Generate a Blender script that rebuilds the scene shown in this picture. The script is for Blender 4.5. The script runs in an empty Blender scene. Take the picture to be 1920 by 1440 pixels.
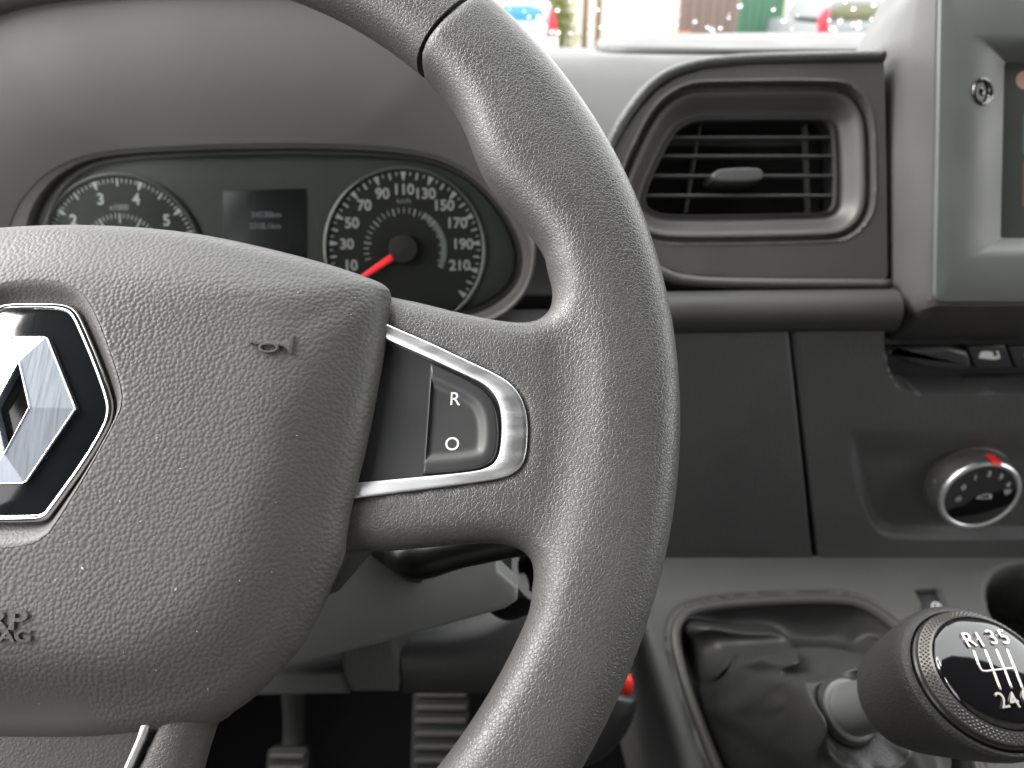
import bpy, bmesh, math, random
import numpy as np
from mathutils import Matrix, Vector

random.seed(7)
rng = np.random.default_rng(11)
R = math.radians
SC = bpy.context.scene

# ------------------------------------------------------------------ camera
CAM_H = 1.65                       # camera height above the street, metres
PITCH = 27.0                       # looking down
FPX = 1450.0                       # focal length in photo pixels (1920 wide)
cam = bpy.data.cameras.new('camera')
cam.sensor_width = 36.0
cam.lens = 36.0 * FPX / 1920.0
cam.clip_start = 0.01
cam.clip_end = 300.0
cam.dof.use_dof = True
cam.dof.focus_distance = 0.232
cam.dof.aperture_fstop = 13.0
cam_o = bpy.data.objects.new('camera', cam)
SC.collection.objects.link(cam_o)
cam_o.location = (0, 0, CAM_H)
cam_o.rotation_euler = (R(90 - PITCH), 0, 0)
SC.camera = cam_o

# ------------------------------------------------------------------ light: overcast daylight entering through the cab windows
world = bpy.data.worlds.new('World')
SC.world = world
world.use_nodes = True
wn = world.node_tree
bg = wn.nodes['Background']
bg.inputs['Color'].default_value = (0.995, 0.993, 0.985, 1)
bg.inputs['Strength'].default_value = 3.2
sun = bpy.data.lights.new('sun', 'SUN')       # bright part of the cloud, to the driver's side
sun.energy = 5.0
sun.angle = R(38)
sun.color = (1.0, 0.97, 0.93)
sun_o = bpy.data.objects.new('sun', sun)
SC.collection.objects.link(sun_o)
sun_o.rotation_euler = Vector((0.80, -0.10, -0.72)).to_track_quat('-Z', 'Y').to_euler()


def portal(name, loc, rot, sx, sy):
    l = bpy.data.lights.new(name, 'AREA')
    l.shape = 'RECTANGLE'
    l.size, l.size_y = sx, sy
    l.cycles.is_portal = True
    o = bpy.data.objects.new(name, l)
    o.location = loc
    o.rotation_euler = rot
    SC.collection.objects.link(o)
    return o


portal('windscreen_portal', (0.37, 0.62, CAM_H + 0.29), (R(-39), 0, 0), 1.9, 0.98)
portal('door_window_portal', (-0.60, -0.02, CAM_H + 0.20), (0, R(-90), 0), 0.62, 1.0)
portal('door_window_portal', (1.34, -0.02, CAM_H + 0.20), (0, R(90), 0), 0.62, 1.0)

SC.view_settings.view_transform = 'Standard'
SC.view_settings.look = 'None'
SC.view_settings.exposure = 0.63
SC.view_settings.gamma = 1.0
SC.view_settings.use_curve_mapping = False
SC.render.engine = 'CYCLES'
SC.cycles.use_denoising = True
SC.cycles.max_bounces = 10
SC.cycles.diffuse_bounces = 5
SC.cycles.transparent_max_bounces = 16
SC.cycles.caustics_reflective = False
SC.cycles.caustics_refractive = False
SC.cycles.sample_clamp_indirect = 6.0

# ------------------------------------------------------------------ frames: all lengths below are millimetres measured from the camera
cP, sP = math.cos(R(PITCH)), math.sin(R(PITCH))


def cam2cab(X, Y, Z):
    return np.array([X, Z * cP + Y * sP, -Z * sP + Y * cP])


def ray(px, py):
    return cam2cab((px - 960) / FPX, -(py - 720) / FPX, 1.0)


def at(px, py, Z):
    return ray(px, py) * Z


class Frame:
    """a plane in the cab: origin O, axes U (right), V (up), N (towards the driver)"""
    def __init__(s, O, tilt=0.0, yaw=0.0, N=None, Uh=None):
        s.O = np.array(O, float)
        if N is None:
            y, t = R(yaw), R(tilt)
            s.U = np.array([math.cos(y), math.sin(y), 0])
            s.N = np.array([math.sin(y) * math.cos(t), -math.cos(y) * math.cos(t), math.sin(t)])
        else:
            s.N = np.array(N, float) / np.linalg.norm(N)
            h = np.array([1, 0, 0] if Uh is None else Uh, float)
            h = h - s.N * (h @ s.N)
            s.U = h / np.linalg.norm(h)
        s.V = np.cross(s.N, s.U)

    def pix(s, px, py, w=0.0):
        r = ray(px, py)
        c = s.O + w * s.N
        q = r * ((s.N @ c) / (s.N @ r)) - c
        return (float(q @ s.U), float(q @ s.V))

    def pts(s, L, w=0.0):
        return [s.pix(a, b, w) for a, b in L]

    def pos(s, u, v, w=0.0):
        return s.O + u * s.U + v * s.V + w * s.N

    def loc(s, P):
        q = np.asarray(P, float) - s.O
        return np.stack([q @ s.U, q @ s.V, q @ s.N], -1)

    def matrix(s):
        m = Matrix.Identity(4)
        for i, a in enumerate((s.U, s.V, s.N)):
            for k in range(3):
                m[k][i] = a[k]
        for k in range(3):
            m[k][3] = s.O[k] * 0.001
        m[2][3] += CAM_H
        return m


CAB = Frame((0, 0, 0))             # plain cab axes
CAB.U, CAB.V, CAB.N = np.eye(3)


# ------------------------------------------------------------------ objects
def link(o, parent=None):
    SC.collection.objects.link(o)
    if parent is not None:
        o.parent = parent
    return o


def thing(name, fr, label, cat, group=None):
    o = bpy.data.objects.new(name, None)
    o.empty_display_size = 0.02
    o.matrix_world = fr.matrix()
    o['label'] = label
    o['category'] = cat
    if group:
        o['group'] = group
    return link(o)


def tag(o, label, cat, group=None, kind=None):
    o['label'] = label
    o['category'] = cat
    if group:
        o['group'] = group
    if kind:
        o['kind'] = kind
    return o


def mesh(name, V, F, mat, parent=None, fr=None, sharp=35, smooth=True, fix=True):
    me = bpy.data.meshes.new(name)
    V = np.asarray(V, float) * 0.001
    me.from_pydata([tuple(map(float, v)) for v in V], [], [tuple(int(i) for i in f) for f in F])
    if fix:
        bm = bmesh.new()
        bm.from_mesh(me)
        bmesh.ops.recalc_face_normals(bm, faces=bm.faces)
        bm.to_mesh(me)
        bm.free()
    if smooth:
        me.polygons.foreach_set('use_smooth', [True] * len(me.polygons))
        if sharp is not None:
            me.set_sharp_from_angle(angle=R(sharp))
    me.update()
    if mat is not None:
        me.materials.append(mat)
    o = bpy.data.objects.new(name, me)
    if fr is not None and parent is None:
        o.matrix_world = fr.matrix()
    return link(o, parent)


def struct(o):
    o['kind'] = 'structure'
    return o


# ------------------------------------------------------------------ 2-D helpers
def chaikin(P, n=2, closed=True):
    P = np.array(P, float)
    for _ in range(n):
        if closed:
            Q = np.roll(P, -1, 0)
            P = np.stack([0.75 * P + 0.25 * Q, 0.25 * P + 0.75 * Q], 1).reshape(-1, P.shape[1])
        else:
            A, B = P[:-1], P[1:]
            M = np.stack([0.75 * A + 0.25 * B, 0.25 * A + 0.75 * B], 1).reshape(-1, P.shape[1])
            P = np.vstack([P[:1], M, P[-1:]])
    return P


def resample(P, n, closed=True):
    P = np.array(P, float)
    Q = np.vstack([P, P[:1]]) if closed else P
    d = np.r_[0, np.cumsum(np.linalg.norm(np.diff(Q, axis=0), axis=1))]
    t = np.linspace(0, d[-1], n + 1)[:-1] if closed else np.linspace(0, d[-1], n)
    return np.stack([np.interp(t, d, Q[:, k]) for k in range(Q.shape[1])], 1)


def area2(P):
    P = np.asarray(P, float)
    Q = np.roll(P, -1, 0)
    return float((P[:, 0] * Q[:, 1] - Q[:, 0] * P[:, 1]).sum())


def ccw(P):
    P = np.asarray(P, float)
    return P if area2(P) > 0 else P[::-1].copy()


def sdf(P, X, Y):
    """signed distance (negative inside) of points to a closed polygon"""
    P = np.asarray(P, float)
    sh = X.shape
    x, y = X.ravel(), Y.ravel()
    best = np.full(x.shape, 1e18)
    ins = np.zeros(x.shape, bool)
    n = len(P)
    for i in range(n):
        ax, ay = P[i]
        bx, by = P[(i + 1) % n]
        ex, ey = bx - ax, by - ay
        L = ex * ex + ey * ey + 1e-12
        t = np.clip(((x - ax) * ex + (y - ay) * ey) / L, 0, 1)
        dx, dy = x - ax - t * ex, y - ay - t * ey
        best = np.minimum(best, dx * dx + dy * dy)
        c = (ay > y) != (by > y)
        if abs(ey) > 1e-12:
            ins ^= c & (x < ax + (y - ay) * ex / ey)
    d = np.sqrt(best)
    return np.where(ins, -d, d).reshape(sh)


def offset(P, d):
    """move a ccw outline outwards by d"""
    P = ccw(P)
    A = P - np.roll(P, 1, 0)
    B = np.roll(P, -1, 0) - P
    def nrm(E):
        L = np.linalg.norm(E, axis=1, keepdims=True) + 1e-9
        return np.stack([E[:, 1], -E[:, 0]], 1) / L
    n1, n2 = nrm(A), nrm(B)
    m = n1 + n2
    m /= np.maximum((m * m).sum(1, keepdims=True), 0.6) / 2
    return P + d * m


def sstep(a, b, x):
    t = np.clip((x - a) / (b - a), 0, 1)
    return t * t * (3 - 2 * t)


# ------------------------------------------------------------------ mesh makers (return V, F)
def ringloft(rings, closed=True, cap0=False, cap1=False):
    n = len(rings[0])
    V = np.vstack(rings)
    F = []
    for k in range(len(rings) - 1):
        a, b = k * n, (k + 1) * n
        for i in range(n if closed else n - 1):
            j = (i + 1) % n
            F.append((a + i, a + j, b + j, b + i))
    if cap0:
        F.append(tuple(range(n))[::-1])
    if cap1:
        F.append(tuple((len(rings) - 1) * n + i for i in range(n)))
    return V, F


def lift(P, w):
    P = np.asarray(P, float)
    W = np.full(len(P), w) if np.isscalar(w) else np.asarray(w, float)
    return np.column_stack([P, W])


def slab(P, w0, w1, b=1.0, seg=3, back=True):
    """outline extruded from w0 (back) to w1 (front), front edge rounded by b"""
    P = ccw(P)
    rings = [lift(P, w0), lift(P, w1 - b)]
    for k in range(1, seg + 1):
        a = k / seg * math.pi / 2
        rings.append(lift(offset(P, -b * (1 - math.cos(a))), w1 - b + b * math.sin(a)))
    return ringloft(rings, cap0=back, cap1=True)


def frame_ring(Po, Pi, w0, w1, b=0.8, seg=3, n=120):
    """a closed frame between two outlines with rounded edges"""
    Po, Pi = ccw(Po), ccw(Pi)
    rings = [lift(Po, w0), lift(Po, w1 - b)]
    for k in range(1, seg + 1):
        a = k / seg * math.pi / 2
        rings.append(lift(offset(Po, -b * (1 - math.cos(a))), w1 - b + b * math.sin(a)))
    for k in range(seg, -1, -1):
        a = k / seg * math.pi / 2
        rings.append(lift(offset(Pi, b * (1 - math.cos(a))), w1 - b + b * math.sin(a)))
    rings.append(lift(Pi, w0))
    return ringloft(rings)


def match(Po, Pi, c, n):
    """resample two star-shaped outlines by the same angles round c"""
    th = np.linspace(0, 2 * math.pi, n, endpoint=False)
    return radial(Po, c, th), radial(Pi, c, th)


def radial(P, c, th):
    P = ccw(P) - np.asarray(c)
    Q = np.roll(P, -1, 0)
    out = []
    for t in th:
        d = np.array([math.cos(t), math.sin(t)])
        e = Q - P
        den = d[0] * e[:, 1] - d[1] * e[:, 0]
        den = np.where(np.abs(den) < 1e-9, 1e-9, den)
        s = (P[:, 0] * e[:, 1] - P[:, 1] * e[:, 0]) / den
        k = (P[:, 0] * d[1] - P[:, 1] * d[0]) / den
        ok = (k >= -1e-6) & (k <= 1 + 1e-6) & (s > 0)
        s = s[ok].max() if ok.any() else np.linalg.norm(P, axis=1).max()
        out.append(d * s)
    return np.array(out) + np.asarray(c)


def lathe(prof, n=64, arc=2 * math.pi, cap0=False, cap1=False):
    rings = []
    th = np.linspace(0, 2 * math.pi, n, endpoint=False)
    for r, w in prof:
        rings.append(np.column_stack([r * np.cos(th), r * np.sin(th), np.full(n, w)]))
    return ringloft(rings, cap0=cap0, cap1=cap1)


def tube(path, rad, n=12, closed=False, flat=1.0, up=(0, 0, 1), cap=True):
    """sweep an ellipse along a 3-D path"""
    P = np.array(path, float)
    m = len(P)
    if closed:
        T = np.roll(P, -1, 0) - np.roll(P, 1, 0)
    else:
        T = np.gradient(P, axis=0)
    T /= np.linalg.norm(T, axis=1, keepdims=True) + 1e-9
    up = np.array(up, float)
    rad = np.full(m, rad) if np.isscalar(rad) else np.asarray(rad, float)
    rings = []
    for p, t, r in zip(P, T, rad):
        a = np.cross(t, up)
        a /= np.linalg.norm(a) + 1e-9
        b = np.cross(a, t)
        th = np.linspace(0, 2 * math.pi, n, endpoint=False)
        rings.append(p + r * (np.cos(th)[:, None] * a + flat * np.sin(th)[:, None] * b))
    V, F = ringloft(rings, cap0=cap and not closed, cap1=cap and not closed)
    if closed:
        a, b = (m - 1) * n, 0
        for i in range(n):
            j = (i + 1) % n
            F.append((a + i, a + j, b + j, b + i))
    return V, F


def box(x0, x1, y0, y1, z0, z1):
    V = [(x, y, z) for x in (x0, x1) for y in (y0, y1) for z in (z0, z1)]
    F = [(0, 1, 3, 2), (4, 6, 7, 5), (0, 4, 5, 1), (2, 3, 7, 6), (0, 2, 6, 4), (1, 5, 7, 3)]
    return np.array(V, float), F


def rbox(x0, x1, y0, y1, z0, z1, r=2.0, b=1.0):
    """box with rounded corners seen from +z and a rounded front edge"""
    P = rrect(x0, x1, y0, y1, r)
    return slab(P, z0, z1, b)


def rrect(x0, x1, y0, y1, r, n=6):
    P = []
    for cx, cy, a0 in ((x1 - r, y0 + r, -90), (x1 - r, y1 - r, 0), (x0 + r, y1 - r, 90), (x0 + r, y0 + r, 180)):
        for k in range(n + 1):
            a = R(a0 + 90 * k / n)
            P.append((cx + r * math.cos(a), cy + r * math.sin(a)))
    return np.array(P)


def join(parts):
    V, F, o = [], [], 0
    for v, f in parts:
        V.append(np.asarray(v, float))
        F += [tuple(i + o for i in q) for q in f]
        o += len(v)
    return np.vstack(V), F


def text(name, s, size, u, v, w, mat, parent, rot=0.0, ext=0.05, bold=0.0, sx=1.0, shear=0.0, align='CENTER'):
    c = bpy.data.curves.new(name, 'FONT')
    c.body = s
    c.size = size * 0.001 / 0.7
    c.align_x = align
    c.align_y = 'CENTER'
    c.extrude = ext * 0.001
    c.offset = bold * 0.001
    c.shear = shear
    o = bpy.data.objects.new(name, c)
    link(o)
    dg = bpy.context.evaluated_depsgraph_get()
    me = bpy.data.meshes.new_from_object(o.evaluated_get(dg))
    bpy.data.objects.remove(o)
    bpy.data.curves.remove(c)
    me.name = name
    me.materials.clear()
    me.materials.append(mat)
    m = bpy.data.objects.new(name, me)
    link(m, parent)
    m.location = (u * 0.001, v * 0.001, w * 0.001)
    m.rotation_euler = (0, 0, rot)
    m.scale = (sx, 1, 1)
    return m


def surface_nets(vol, org, h):
    nx, ny, nz = vol.shape
    s = vol < 0
    c = [vol[i:nx - 1 + i, j:ny - 1 + j, k:nz - 1 + k] for i in (0, 1) for j in (0, 1) for k in (0, 1)]
    acc = np.zeros((nx - 1, ny - 1, nz - 1, 3), np.float32)
    cnt = np.zeros((nx - 1, ny - 1, nz - 1), np.float32)
    corner = np.array([(i, j, k) for i in (0, 1) for j in (0, 1) for k in (0, 1)], float)
    for a in range(8):
        for b in range(a + 1, 8):
            if np.abs(corner[a] - corner[b]).sum() != 1:
                continue
            va, vb = c[a], c[b]
            m = (va < 0) != (vb < 0)
            t = np.where(m, va / np.where(m, va - vb, 1), 0)
            for q in range(3):
                acc[..., q] += np.where(m, corner[a][q] + t * (corner[b][q] - corner[a][q]), 0)
            cnt += m
    act = cnt > 0
    idx = -np.ones(act.shape, int)
    ii = np.argwhere(act)
    idx[act] = np.arange(len(ii))
    V = (ii + acc[act] / cnt[act][:, None]) * h + np.array(org)
    F = []
    # x edges
    m = s[:-1, 1:-1, 1:-1] != s[1:, 1:-1, 1:-1]
    i, j, k = np.argwhere(m).T
    F.append(np.stack([idx[i, j, k], idx[i, j + 1, k], idx[i, j + 1, k + 1], idx[i, j, k + 1]], 1))
    m = s[1:-1, :-1, 1:-1] != s[1:-1, 1:, 1:-1]
    i, j, k = np.argwhere(m).T
    F.append(np.stack([idx[i, j, k], idx[i + 1, j, k], idx[i + 1, j, k + 1], idx[i, j, k + 1]], 1))
    m = s[1:-1, 1:-1, :-1] != s[1:-1, 1:-1, 1:]
    i, j, k = np.argwhere(m).T
    F.append(np.stack([idx[i, j, k], idx[i + 1, j, k], idx[i + 1, j + 1, k], idx[i, j + 1, k]], 1))
    F = np.vstack(F)
    return V, F


def laplacian(V, F, it=3, lam=0.5):
    E = np.vstack([F[:, [0, 1]], F[:, [1, 2]], F[:, [2, 3]], F[:, [3, 0]]])
    E = np.vstack([E, E[:, ::-1]])
    deg = np.bincount(E[:, 0], minlength=len(V))[:, None].astype(float)
    for _ in range(it):
        S = np.stack([np.bincount(E[:, 0], weights=V[E[:, 1], q], minlength=len(V)) for q in range(3)], 1)
        V = V + lam * (S / np.maximum(deg, 1) - V)
    return V


# ------------------------------------------------------------------ materials
def principled(name, col, rough=0.5, metal=0.0, spec=0.5, coat=0.0, emit=None, estr=1.0):
    m = bpy.data.materials.new(name)
    m.use_nodes = True
    b = m.node_tree.nodes['Principled BSDF']
    b.inputs['Base Color'].default_value = (*col, 1)
    b.inputs['Roughness'].default_value = rough
    b.inputs['Metallic'].default_value = metal
    b.inputs['Specular IOR Level'].default_value = spec
    b.inputs['Coat Weight'].default_value = coat
    if emit:
        b.inputs['Emission Color'].default_value = (*emit, 1)
        b.inputs['Emission Strength'].default_value = estr
    return m


def N(m, t, **kw):
    n = m.node_tree.nodes.new(t)
    for k, v in kw.items():
        setattr(n, k, v)
    return n


def L(m, a, ao, b, bi):
    m.node_tree.links.new(a.outputs[ao], b.inputs[bi])


def colour_var(m, col, amount=0.12, scale=18.0, rough=0.5, rvar=0.1):
    """slow uneven tone and gloss, as on handled plastic"""
    b = m.node_tree.nodes['Principled BSDF']
    tc = N(m, 'ShaderNodeTexCoord')
    nz = N(m, 'ShaderNodeTexNoise')
    nz.inputs['Scale'].default_value = scale
    nz.inputs['Detail'].default_value = 5
    L(m, tc, 'Object', nz, 'Vector')
    mx = N(m, 'ShaderNodeMix', data_type='RGBA')
    mx.inputs[6].default_value = (*[c * (1 - amount) for c in col], 1)
    mx.inputs[7].default_value = (*[c * (1 + amount) for c in col], 1)
    L(m, nz, 'Fac', mx, 0)
    L(m, mx, 2, b, 'Base Color')
    mr = N(m, 'ShaderNodeMapRange')
    mr.inputs['From Min'].default_value = 0.3
    mr.inputs['From Max'].default_value = 0.7
    mr.inputs['To Min'].default_value = rough - rvar
    mr.inputs['To Max'].default_value = rough + rvar
    L(m, nz, 'Fac', mr, 'Value')
    L(m, mr, 'Result', b, 'Roughness')
    return tc


def leather(name, col, cell, depth, rough=0.5, kind='pebble', spec=0.5, stretch=(1, 1, 1), dims='3D'):
    """grained soft plastic: rounded pebbles or a fine crackle of creases"""
    m = principled(name, col, rough, spec=spec)
    b = m.node_tree.nodes['Principled BSDF']
    tc = colour_var(m, col, 0.12, 26.0, rough, 0.11)
    mp = N(m, 'ShaderNodeMapping')
    mp.inputs['Scale'].default_value = stretch
    L(m, tc, 'Object', mp, 'Vector')
    dn = N(m, 'ShaderNodeTexNoise')
    dn.inputs['Scale'].default_value = 1000 / cell * (0.6 if kind == 'pebble' else 0.95)
    dn.inputs['Detail'].default_value = 2
    L(m, mp, 'Vector', dn, 'Vector')
    ad = N(m, 'ShaderNodeVectorMath', operation='MULTIPLY_ADD')
    k = cell * 0.001 * (0.45 if kind == 'pebble' else 0.95)
    ad.inputs[1].default_value = (k, k, k)
    L(m, dn, 'Color', ad, 0)
    L(m, mp, 'Vector', ad, 2)
    v = N(m, 'ShaderNodeTexVoronoi')
    v.inputs['Scale'].default_value = 1000 / cell
    L(m, ad, 'Vector', v, 'Vector')
    if kind == 'pebble':
        v.feature = 'F1'
        v.voronoi_dimensions = dims
        mr = N(m, 'ShaderNodeMapRange', interpolation_type='SMOOTHSTEP')
        mr.inputs['From Min'].default_value = 0.78
        mr.inputs['From Max'].default_value = 0.05
    else:
        v.feature = 'DISTANCE_TO_EDGE'
        mr = N(m, 'ShaderNodeMapRange', interpolation_type='SMOOTHSTEP')
        mr.inputs['From Min'].default_value = 0.0
        mr.inputs['From Max'].default_value = 0.20
    L(m, v, 'Distance', mr, 'Value')
    fn = N(m, 'ShaderNodeTexNoise')
    fn.inputs['Scale'].default_value = 1000 / cell * 2.6
    fn.inputs['Detail'].default_value = 3
    L(m, tc, 'Object', fn, 'Vector')
    mu = N(m, 'ShaderNodeMath', operation='MULTIPLY_ADD')
    mu.inputs[1].default_value = 0.35
    L(m, fn, 'Fac', mu, 0)
    L(m, mr, 'Result', mu, 2)
    bp = N(m, 'ShaderNodeBump')
    bp.inputs['Distance'].default_value = depth * 0.001
    bp.inputs['Strength'].default_value = 1.0
    L(m, mu, 'Value', bp, 'Height')
    L(m, bp, 'Normal', b, 'Normal')
    return m


def plastic(name, col, rough=0.55, grain=0.9, depth=0.05, spec=0.4, var=0.12):
    m = principled(name, col, rough, spec=spec)
    b = m.node_tree.nodes['Principled BSDF']
    tc = colour_var(m, col, var, 22.0, rough, 0.10)
    if depth > 0:
        fn = N(m, 'ShaderNodeTexNoise')
        fn.inputs['Scale'].default_value = 1000 / grain
        fn.inputs['Detail'].default_value = 3
        L(m, tc, 'Object', fn, 'Vector')
        bp = N(m, 'ShaderNodeBump')
        bp.inputs['Distance'].default_value = depth * 0.001
        L(m, fn, 'Fac', bp, 'Height')
        L(m, bp, 'Normal', b, 'Normal')
    return m


def brushed(name, col, rough=0.2, sc=(900, 60, 60), depth=0.004):
    m = principled(name, col, rough, metal=1.0)
    b = m.node_tree.nodes['Principled BSDF']
    tc = N(m, 'ShaderNodeTexCoord')
    mp = N(m, 'ShaderNodeMapping')
    mp.inputs['Rotation'].default_value = (0, 0, R(-18))
    mp.inputs['Scale'].default_value = sc
    L(m, tc, 'Object', mp, 'Vector')
    nz = N(m, 'ShaderNodeTexNoise')
    nz.inputs['Scale'].default_value = 1.0
    nz.inputs['Detail'].default_value = 4
    L(m, mp, 'Vector', nz, 'Vector')
    bp = N(m, 'ShaderNodeBump')
    bp.inputs['Distance'].default_value = depth * 0.001
    L(m, nz, 'Fac', bp, 'Height')
    L(m, bp, 'Normal', b, 'Normal')
    mr = N(m, 'ShaderNodeMapRange')
    mr.inputs['To Min'].default_value = rough * 0.6
    mr.inputs['To Max'].default_value = rough * 1.5
    L(m, nz, 'Fac', mr, 'Value')
    L(m, mr, 'Result', b, 'Roughness')
    return m


M = {}
M['rim'] = leather('rim_skin', (0.085, 0.0835, 0.081), 1.25, 0.07, 0.38, 'crackle', 0.55)
M['pad'] = leather('airbag_skin', (0.085, 0.083, 0.0805), 1.25, 0.10, 0.45, 'pebble', 0.5, dims='2D')
def smooth_foot(m):
    """the grain dies out in the scoop at the foot of the cover"""
    nt_ = m.node_tree
    bp = [n for n in nt_.nodes if n.type == 'BUMP'][0]
    tc = [n for n in nt_.nodes if n.type == 'TEX_COORD'][0]
    sx = N(m, 'ShaderNodeSeparateXYZ')
    L(m, tc, 'Object', sx, 'Vector')
    ab = N(m, 'ShaderNodeMath', operation='ABSOLUTE')
    L(m, sx, 'X', ab, 0)
    mm = N(m, 'ShaderNodeMapRange')
    for k, v in (('From Min', .024), ('From Max', .050), ('To Min', 0), ('To Max', .03)):
        mm.inputs[k].default_value = v
    L(m, ab, 'Value', mm, 'Value')
    ad = N(m, 'ShaderNodeMath', operation='ADD')
    L(m, sx, 'Y', ad, 0)
    L(m, mm, 'Result', ad, 1)
    st = N(m, 'ShaderNodeMapRange', interpolation_type='SMOOTHSTEP')
    for k, v in (('From Min', -.091), ('From Max', -.080), ('To Min', .08), ('To Max', 1)):
        st.inputs[k].default_value = v
    L(m, ad, 'Value', st, 'Value')
    L(m, st, 'Result', bp, 'Strength')


smooth_foot(M['pad'])
M['pad_smooth'] = leather('smooth_skin', (0.085, 0.083, 0.0805), 0.9, 0.06, 0.45, 'pebble', 0.45)
M['hub'] = plastic('hub_plastic', (0.03, 0.03, 0.03), 0.5)
M['satin'] = brushed('satin_chrome', (0.80, 0.81, 0.83), 0.34, (60, 300, 60), 0.002)
M['chrome'] = principled('chrome', (0.86, 0.86, 0.87), 0.06, metal=1.0)
M['diamond'] = brushed('brushed_chrome', (0.40, 0.44, 0.50), 0.5, (1400, 70, 70), 0.006)
M['gloss_black'] = brushed('gloss_black', (0.012, 0.013, 0.015), 0.10, (1400, 70, 70), 0.0015)
M['gloss_black'].node_tree.nodes['Principled BSDF'].inputs['Metallic'].default_value = 0.0
M['piano'] = principled('piano_black', (0.006, 0.006, 0.007), 0.05, spec=0.6, coat=0.5)
M['switch'] = plastic('switch_plastic', (0.035, 0.036, 0.038), 0.4, 0.5, 0.008, 0.5)
M['button'] = plastic('button_plastic', (0.04, 0.041, 0.042), 0.36, 0.5, 0.006, 0.5)
M['white'] = principled('white_print', (0.85, 0.85, 0.83), 0.5)
M['dash'] = plastic('dash_plastic', (0.074, 0.073, 0.072), 0.55, 0.8, 0.10, 0.4)
M['dash_dark'] = plastic('lower_dash_plastic', (0.076, 0.077, 0.078), 0.48, 1.6, 0.55, 0.5, 0.2)
M['dash_mid'] = plastic('console_plastic', (0.085, 0.085, 0.085), 0.5, 1.2, 0.36, 0.45)
M['hood'] = plastic('hood_plastic', (0.062, 0.060, 0.056), 0.6, 0.8, 0.06, 0.3)
M['roll'] = leather('dash_roll_skin', (0.06, 0.06, 0.06), 2.0, 0.2, 0.5, 'pebble')
M['vent'] = plastic('vent_plastic', (0.065, 0.063, 0.06), 0.42, 0.7, 0.03, 0.45)
M['slat'] = principled('vent_slat', (0.085, 0.085, 0.083), 0.35)
M['bar'] = plastic('lower_bar_plastic', (0.045, 0.044, 0.043), 0.55, 1.0, 0.1, 0.35)
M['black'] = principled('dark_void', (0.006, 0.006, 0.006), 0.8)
M['rubber'] = plastic('rubber', (0.02, 0.02, 0.02), 0.7, 1.2, 0.1)
M['cluster'] = principled('cluster_face', (0.085, 0.086, 0.081), 0.55, spec=0.3)
M['dial'] = principled('dial_face', (0.036, 0.036, 0.035), 0.6, spec=0.25)
M['print'] = principled('dial_print', (0.66, 0.67, 0.67), 0.6)
M['print_dim'] = principled('dial_print_dim', (0.42, 0.43, 0.43), 0.6)
M['ring'] = principled('dial_ring', (0.25, 0.25, 0.24), 0.35, metal=0.6)
M['needle'] = principled('red_needle', (0.75, 0.02, 0.03), 0.4, emit=(1, 0.03, 0.04), estr=0.10)
M['lcd'] = principled('display_glass', (0.012, 0.012, 0.014), 0.25)
M['lcd_text'] = principled('display_text', (0.1, 0.1, 0.11), 0.5, emit=(0.62, 0.6, 0.7), estr=0.10)
M['red'] = principled('red_mark', (0.8, 0.03, 0.02), 0.45)
M['bezel'] = plastic('screen_bezel', (0.085, 0.09, 0.084), 0.42, 0.6, 0.012, 0.45)
M['housing'] = plastic('screen_housing', (0.078, 0.0765, 0.075), 0.5, 0.7, 0.04, 0.4)
M['screen'] = principled('screen_glass_reflection', (0.045, 0.048, 0.045), 0.18, spec=0.5)  # lighter grey-green: reflections on the screen are mixed into its base colour
M['boot'] = leather('boot_skin', (0.03, 0.03, 0.03), 1.3, 0.05, 0.47, 'pebble', 0.5)
M['knob'] = leather('knob_skin', (0.038, 0.037, 0.036), 1.2, 0.16, 0.48, 'crackle', 0.5)
M['collar'] = principled('lever_collar', (0.12, 0.12, 0.122), 0.4, metal=0.1)
M['knurl'] = principled('knurl', (0.13, 0.125, 0.12), 0.35, metal=0.7)
M['engrave'] = principled('engraved_silver', (0.75, 0.72, 0.66), 0.22, metal=1.0)
M['shroud'] = plastic('column_plastic', (0.16, 0.165, 0.16), 0.55, 0.7, 0.06, 0.4)
M['stalk'] = principled('stalk_plastic', (0.012, 0.012, 0.012), 0.3)
M['metal'] = principled('pedal_steel', (0.06, 0.06, 0.06), 0.5, metal=0.4)
M['carpet'] = plastic('carpet', (0.012, 0.012, 0.013), 0.95, 2.0, 0.5, 0.1)
M['liner'] = plastic('headlining', (0.16, 0.155, 0.15), 0.9, 2.0, 0.2, 0.1)
M['bulkhead'] = plastic('bulkhead_paint', (0.30, 0.292, 0.28), 0.7, 5.0, 0.2, 0.2)
M['door'] = plastic('door_card', (0.13, 0.128, 0.125), 0.7, 1.5, 0.1, 0.3)

glass = bpy.data.materials.new('windscreen_glass')
glass.use_nodes = True
nt = glass.node_tree
nt.nodes.clear()
out = N(glass, 'ShaderNodeOutputMaterial')
tr = N(glass, 'ShaderNodeBsdfTransparent')
tr.inputs['Color'].default_value = (.95, .97, .96, 1)
gl = N(glass, 'ShaderNodeBsdfGlossy')
gl.inputs['Roughness'].default_value = .02
fr_ = N(glass, 'ShaderNodeFresnel')
fr_.inputs['IOR'].default_value = 1.2
mx = N(glass, 'ShaderNodeMixShader')
L(glass, fr_, 'Fac', mx, 0)
L(glass, tr, 'BSDF', mx, 1)
L(glass, gl, 'BSDF', mx, 2)
L(glass, mx, 'Shader', out, 'Surface')

glass_cover = glass.copy()
glass_cover.name = 'cover_glass'
for n_ in glass_cover.node_tree.nodes:
    if n_.type == 'FRESNEL':
        n_.inputs['IOR'].default_value = 1.12
    if n_.type == 'BSDF_GLOSSY':
        n_.inputs['Roughness'].default_value = .22

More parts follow.
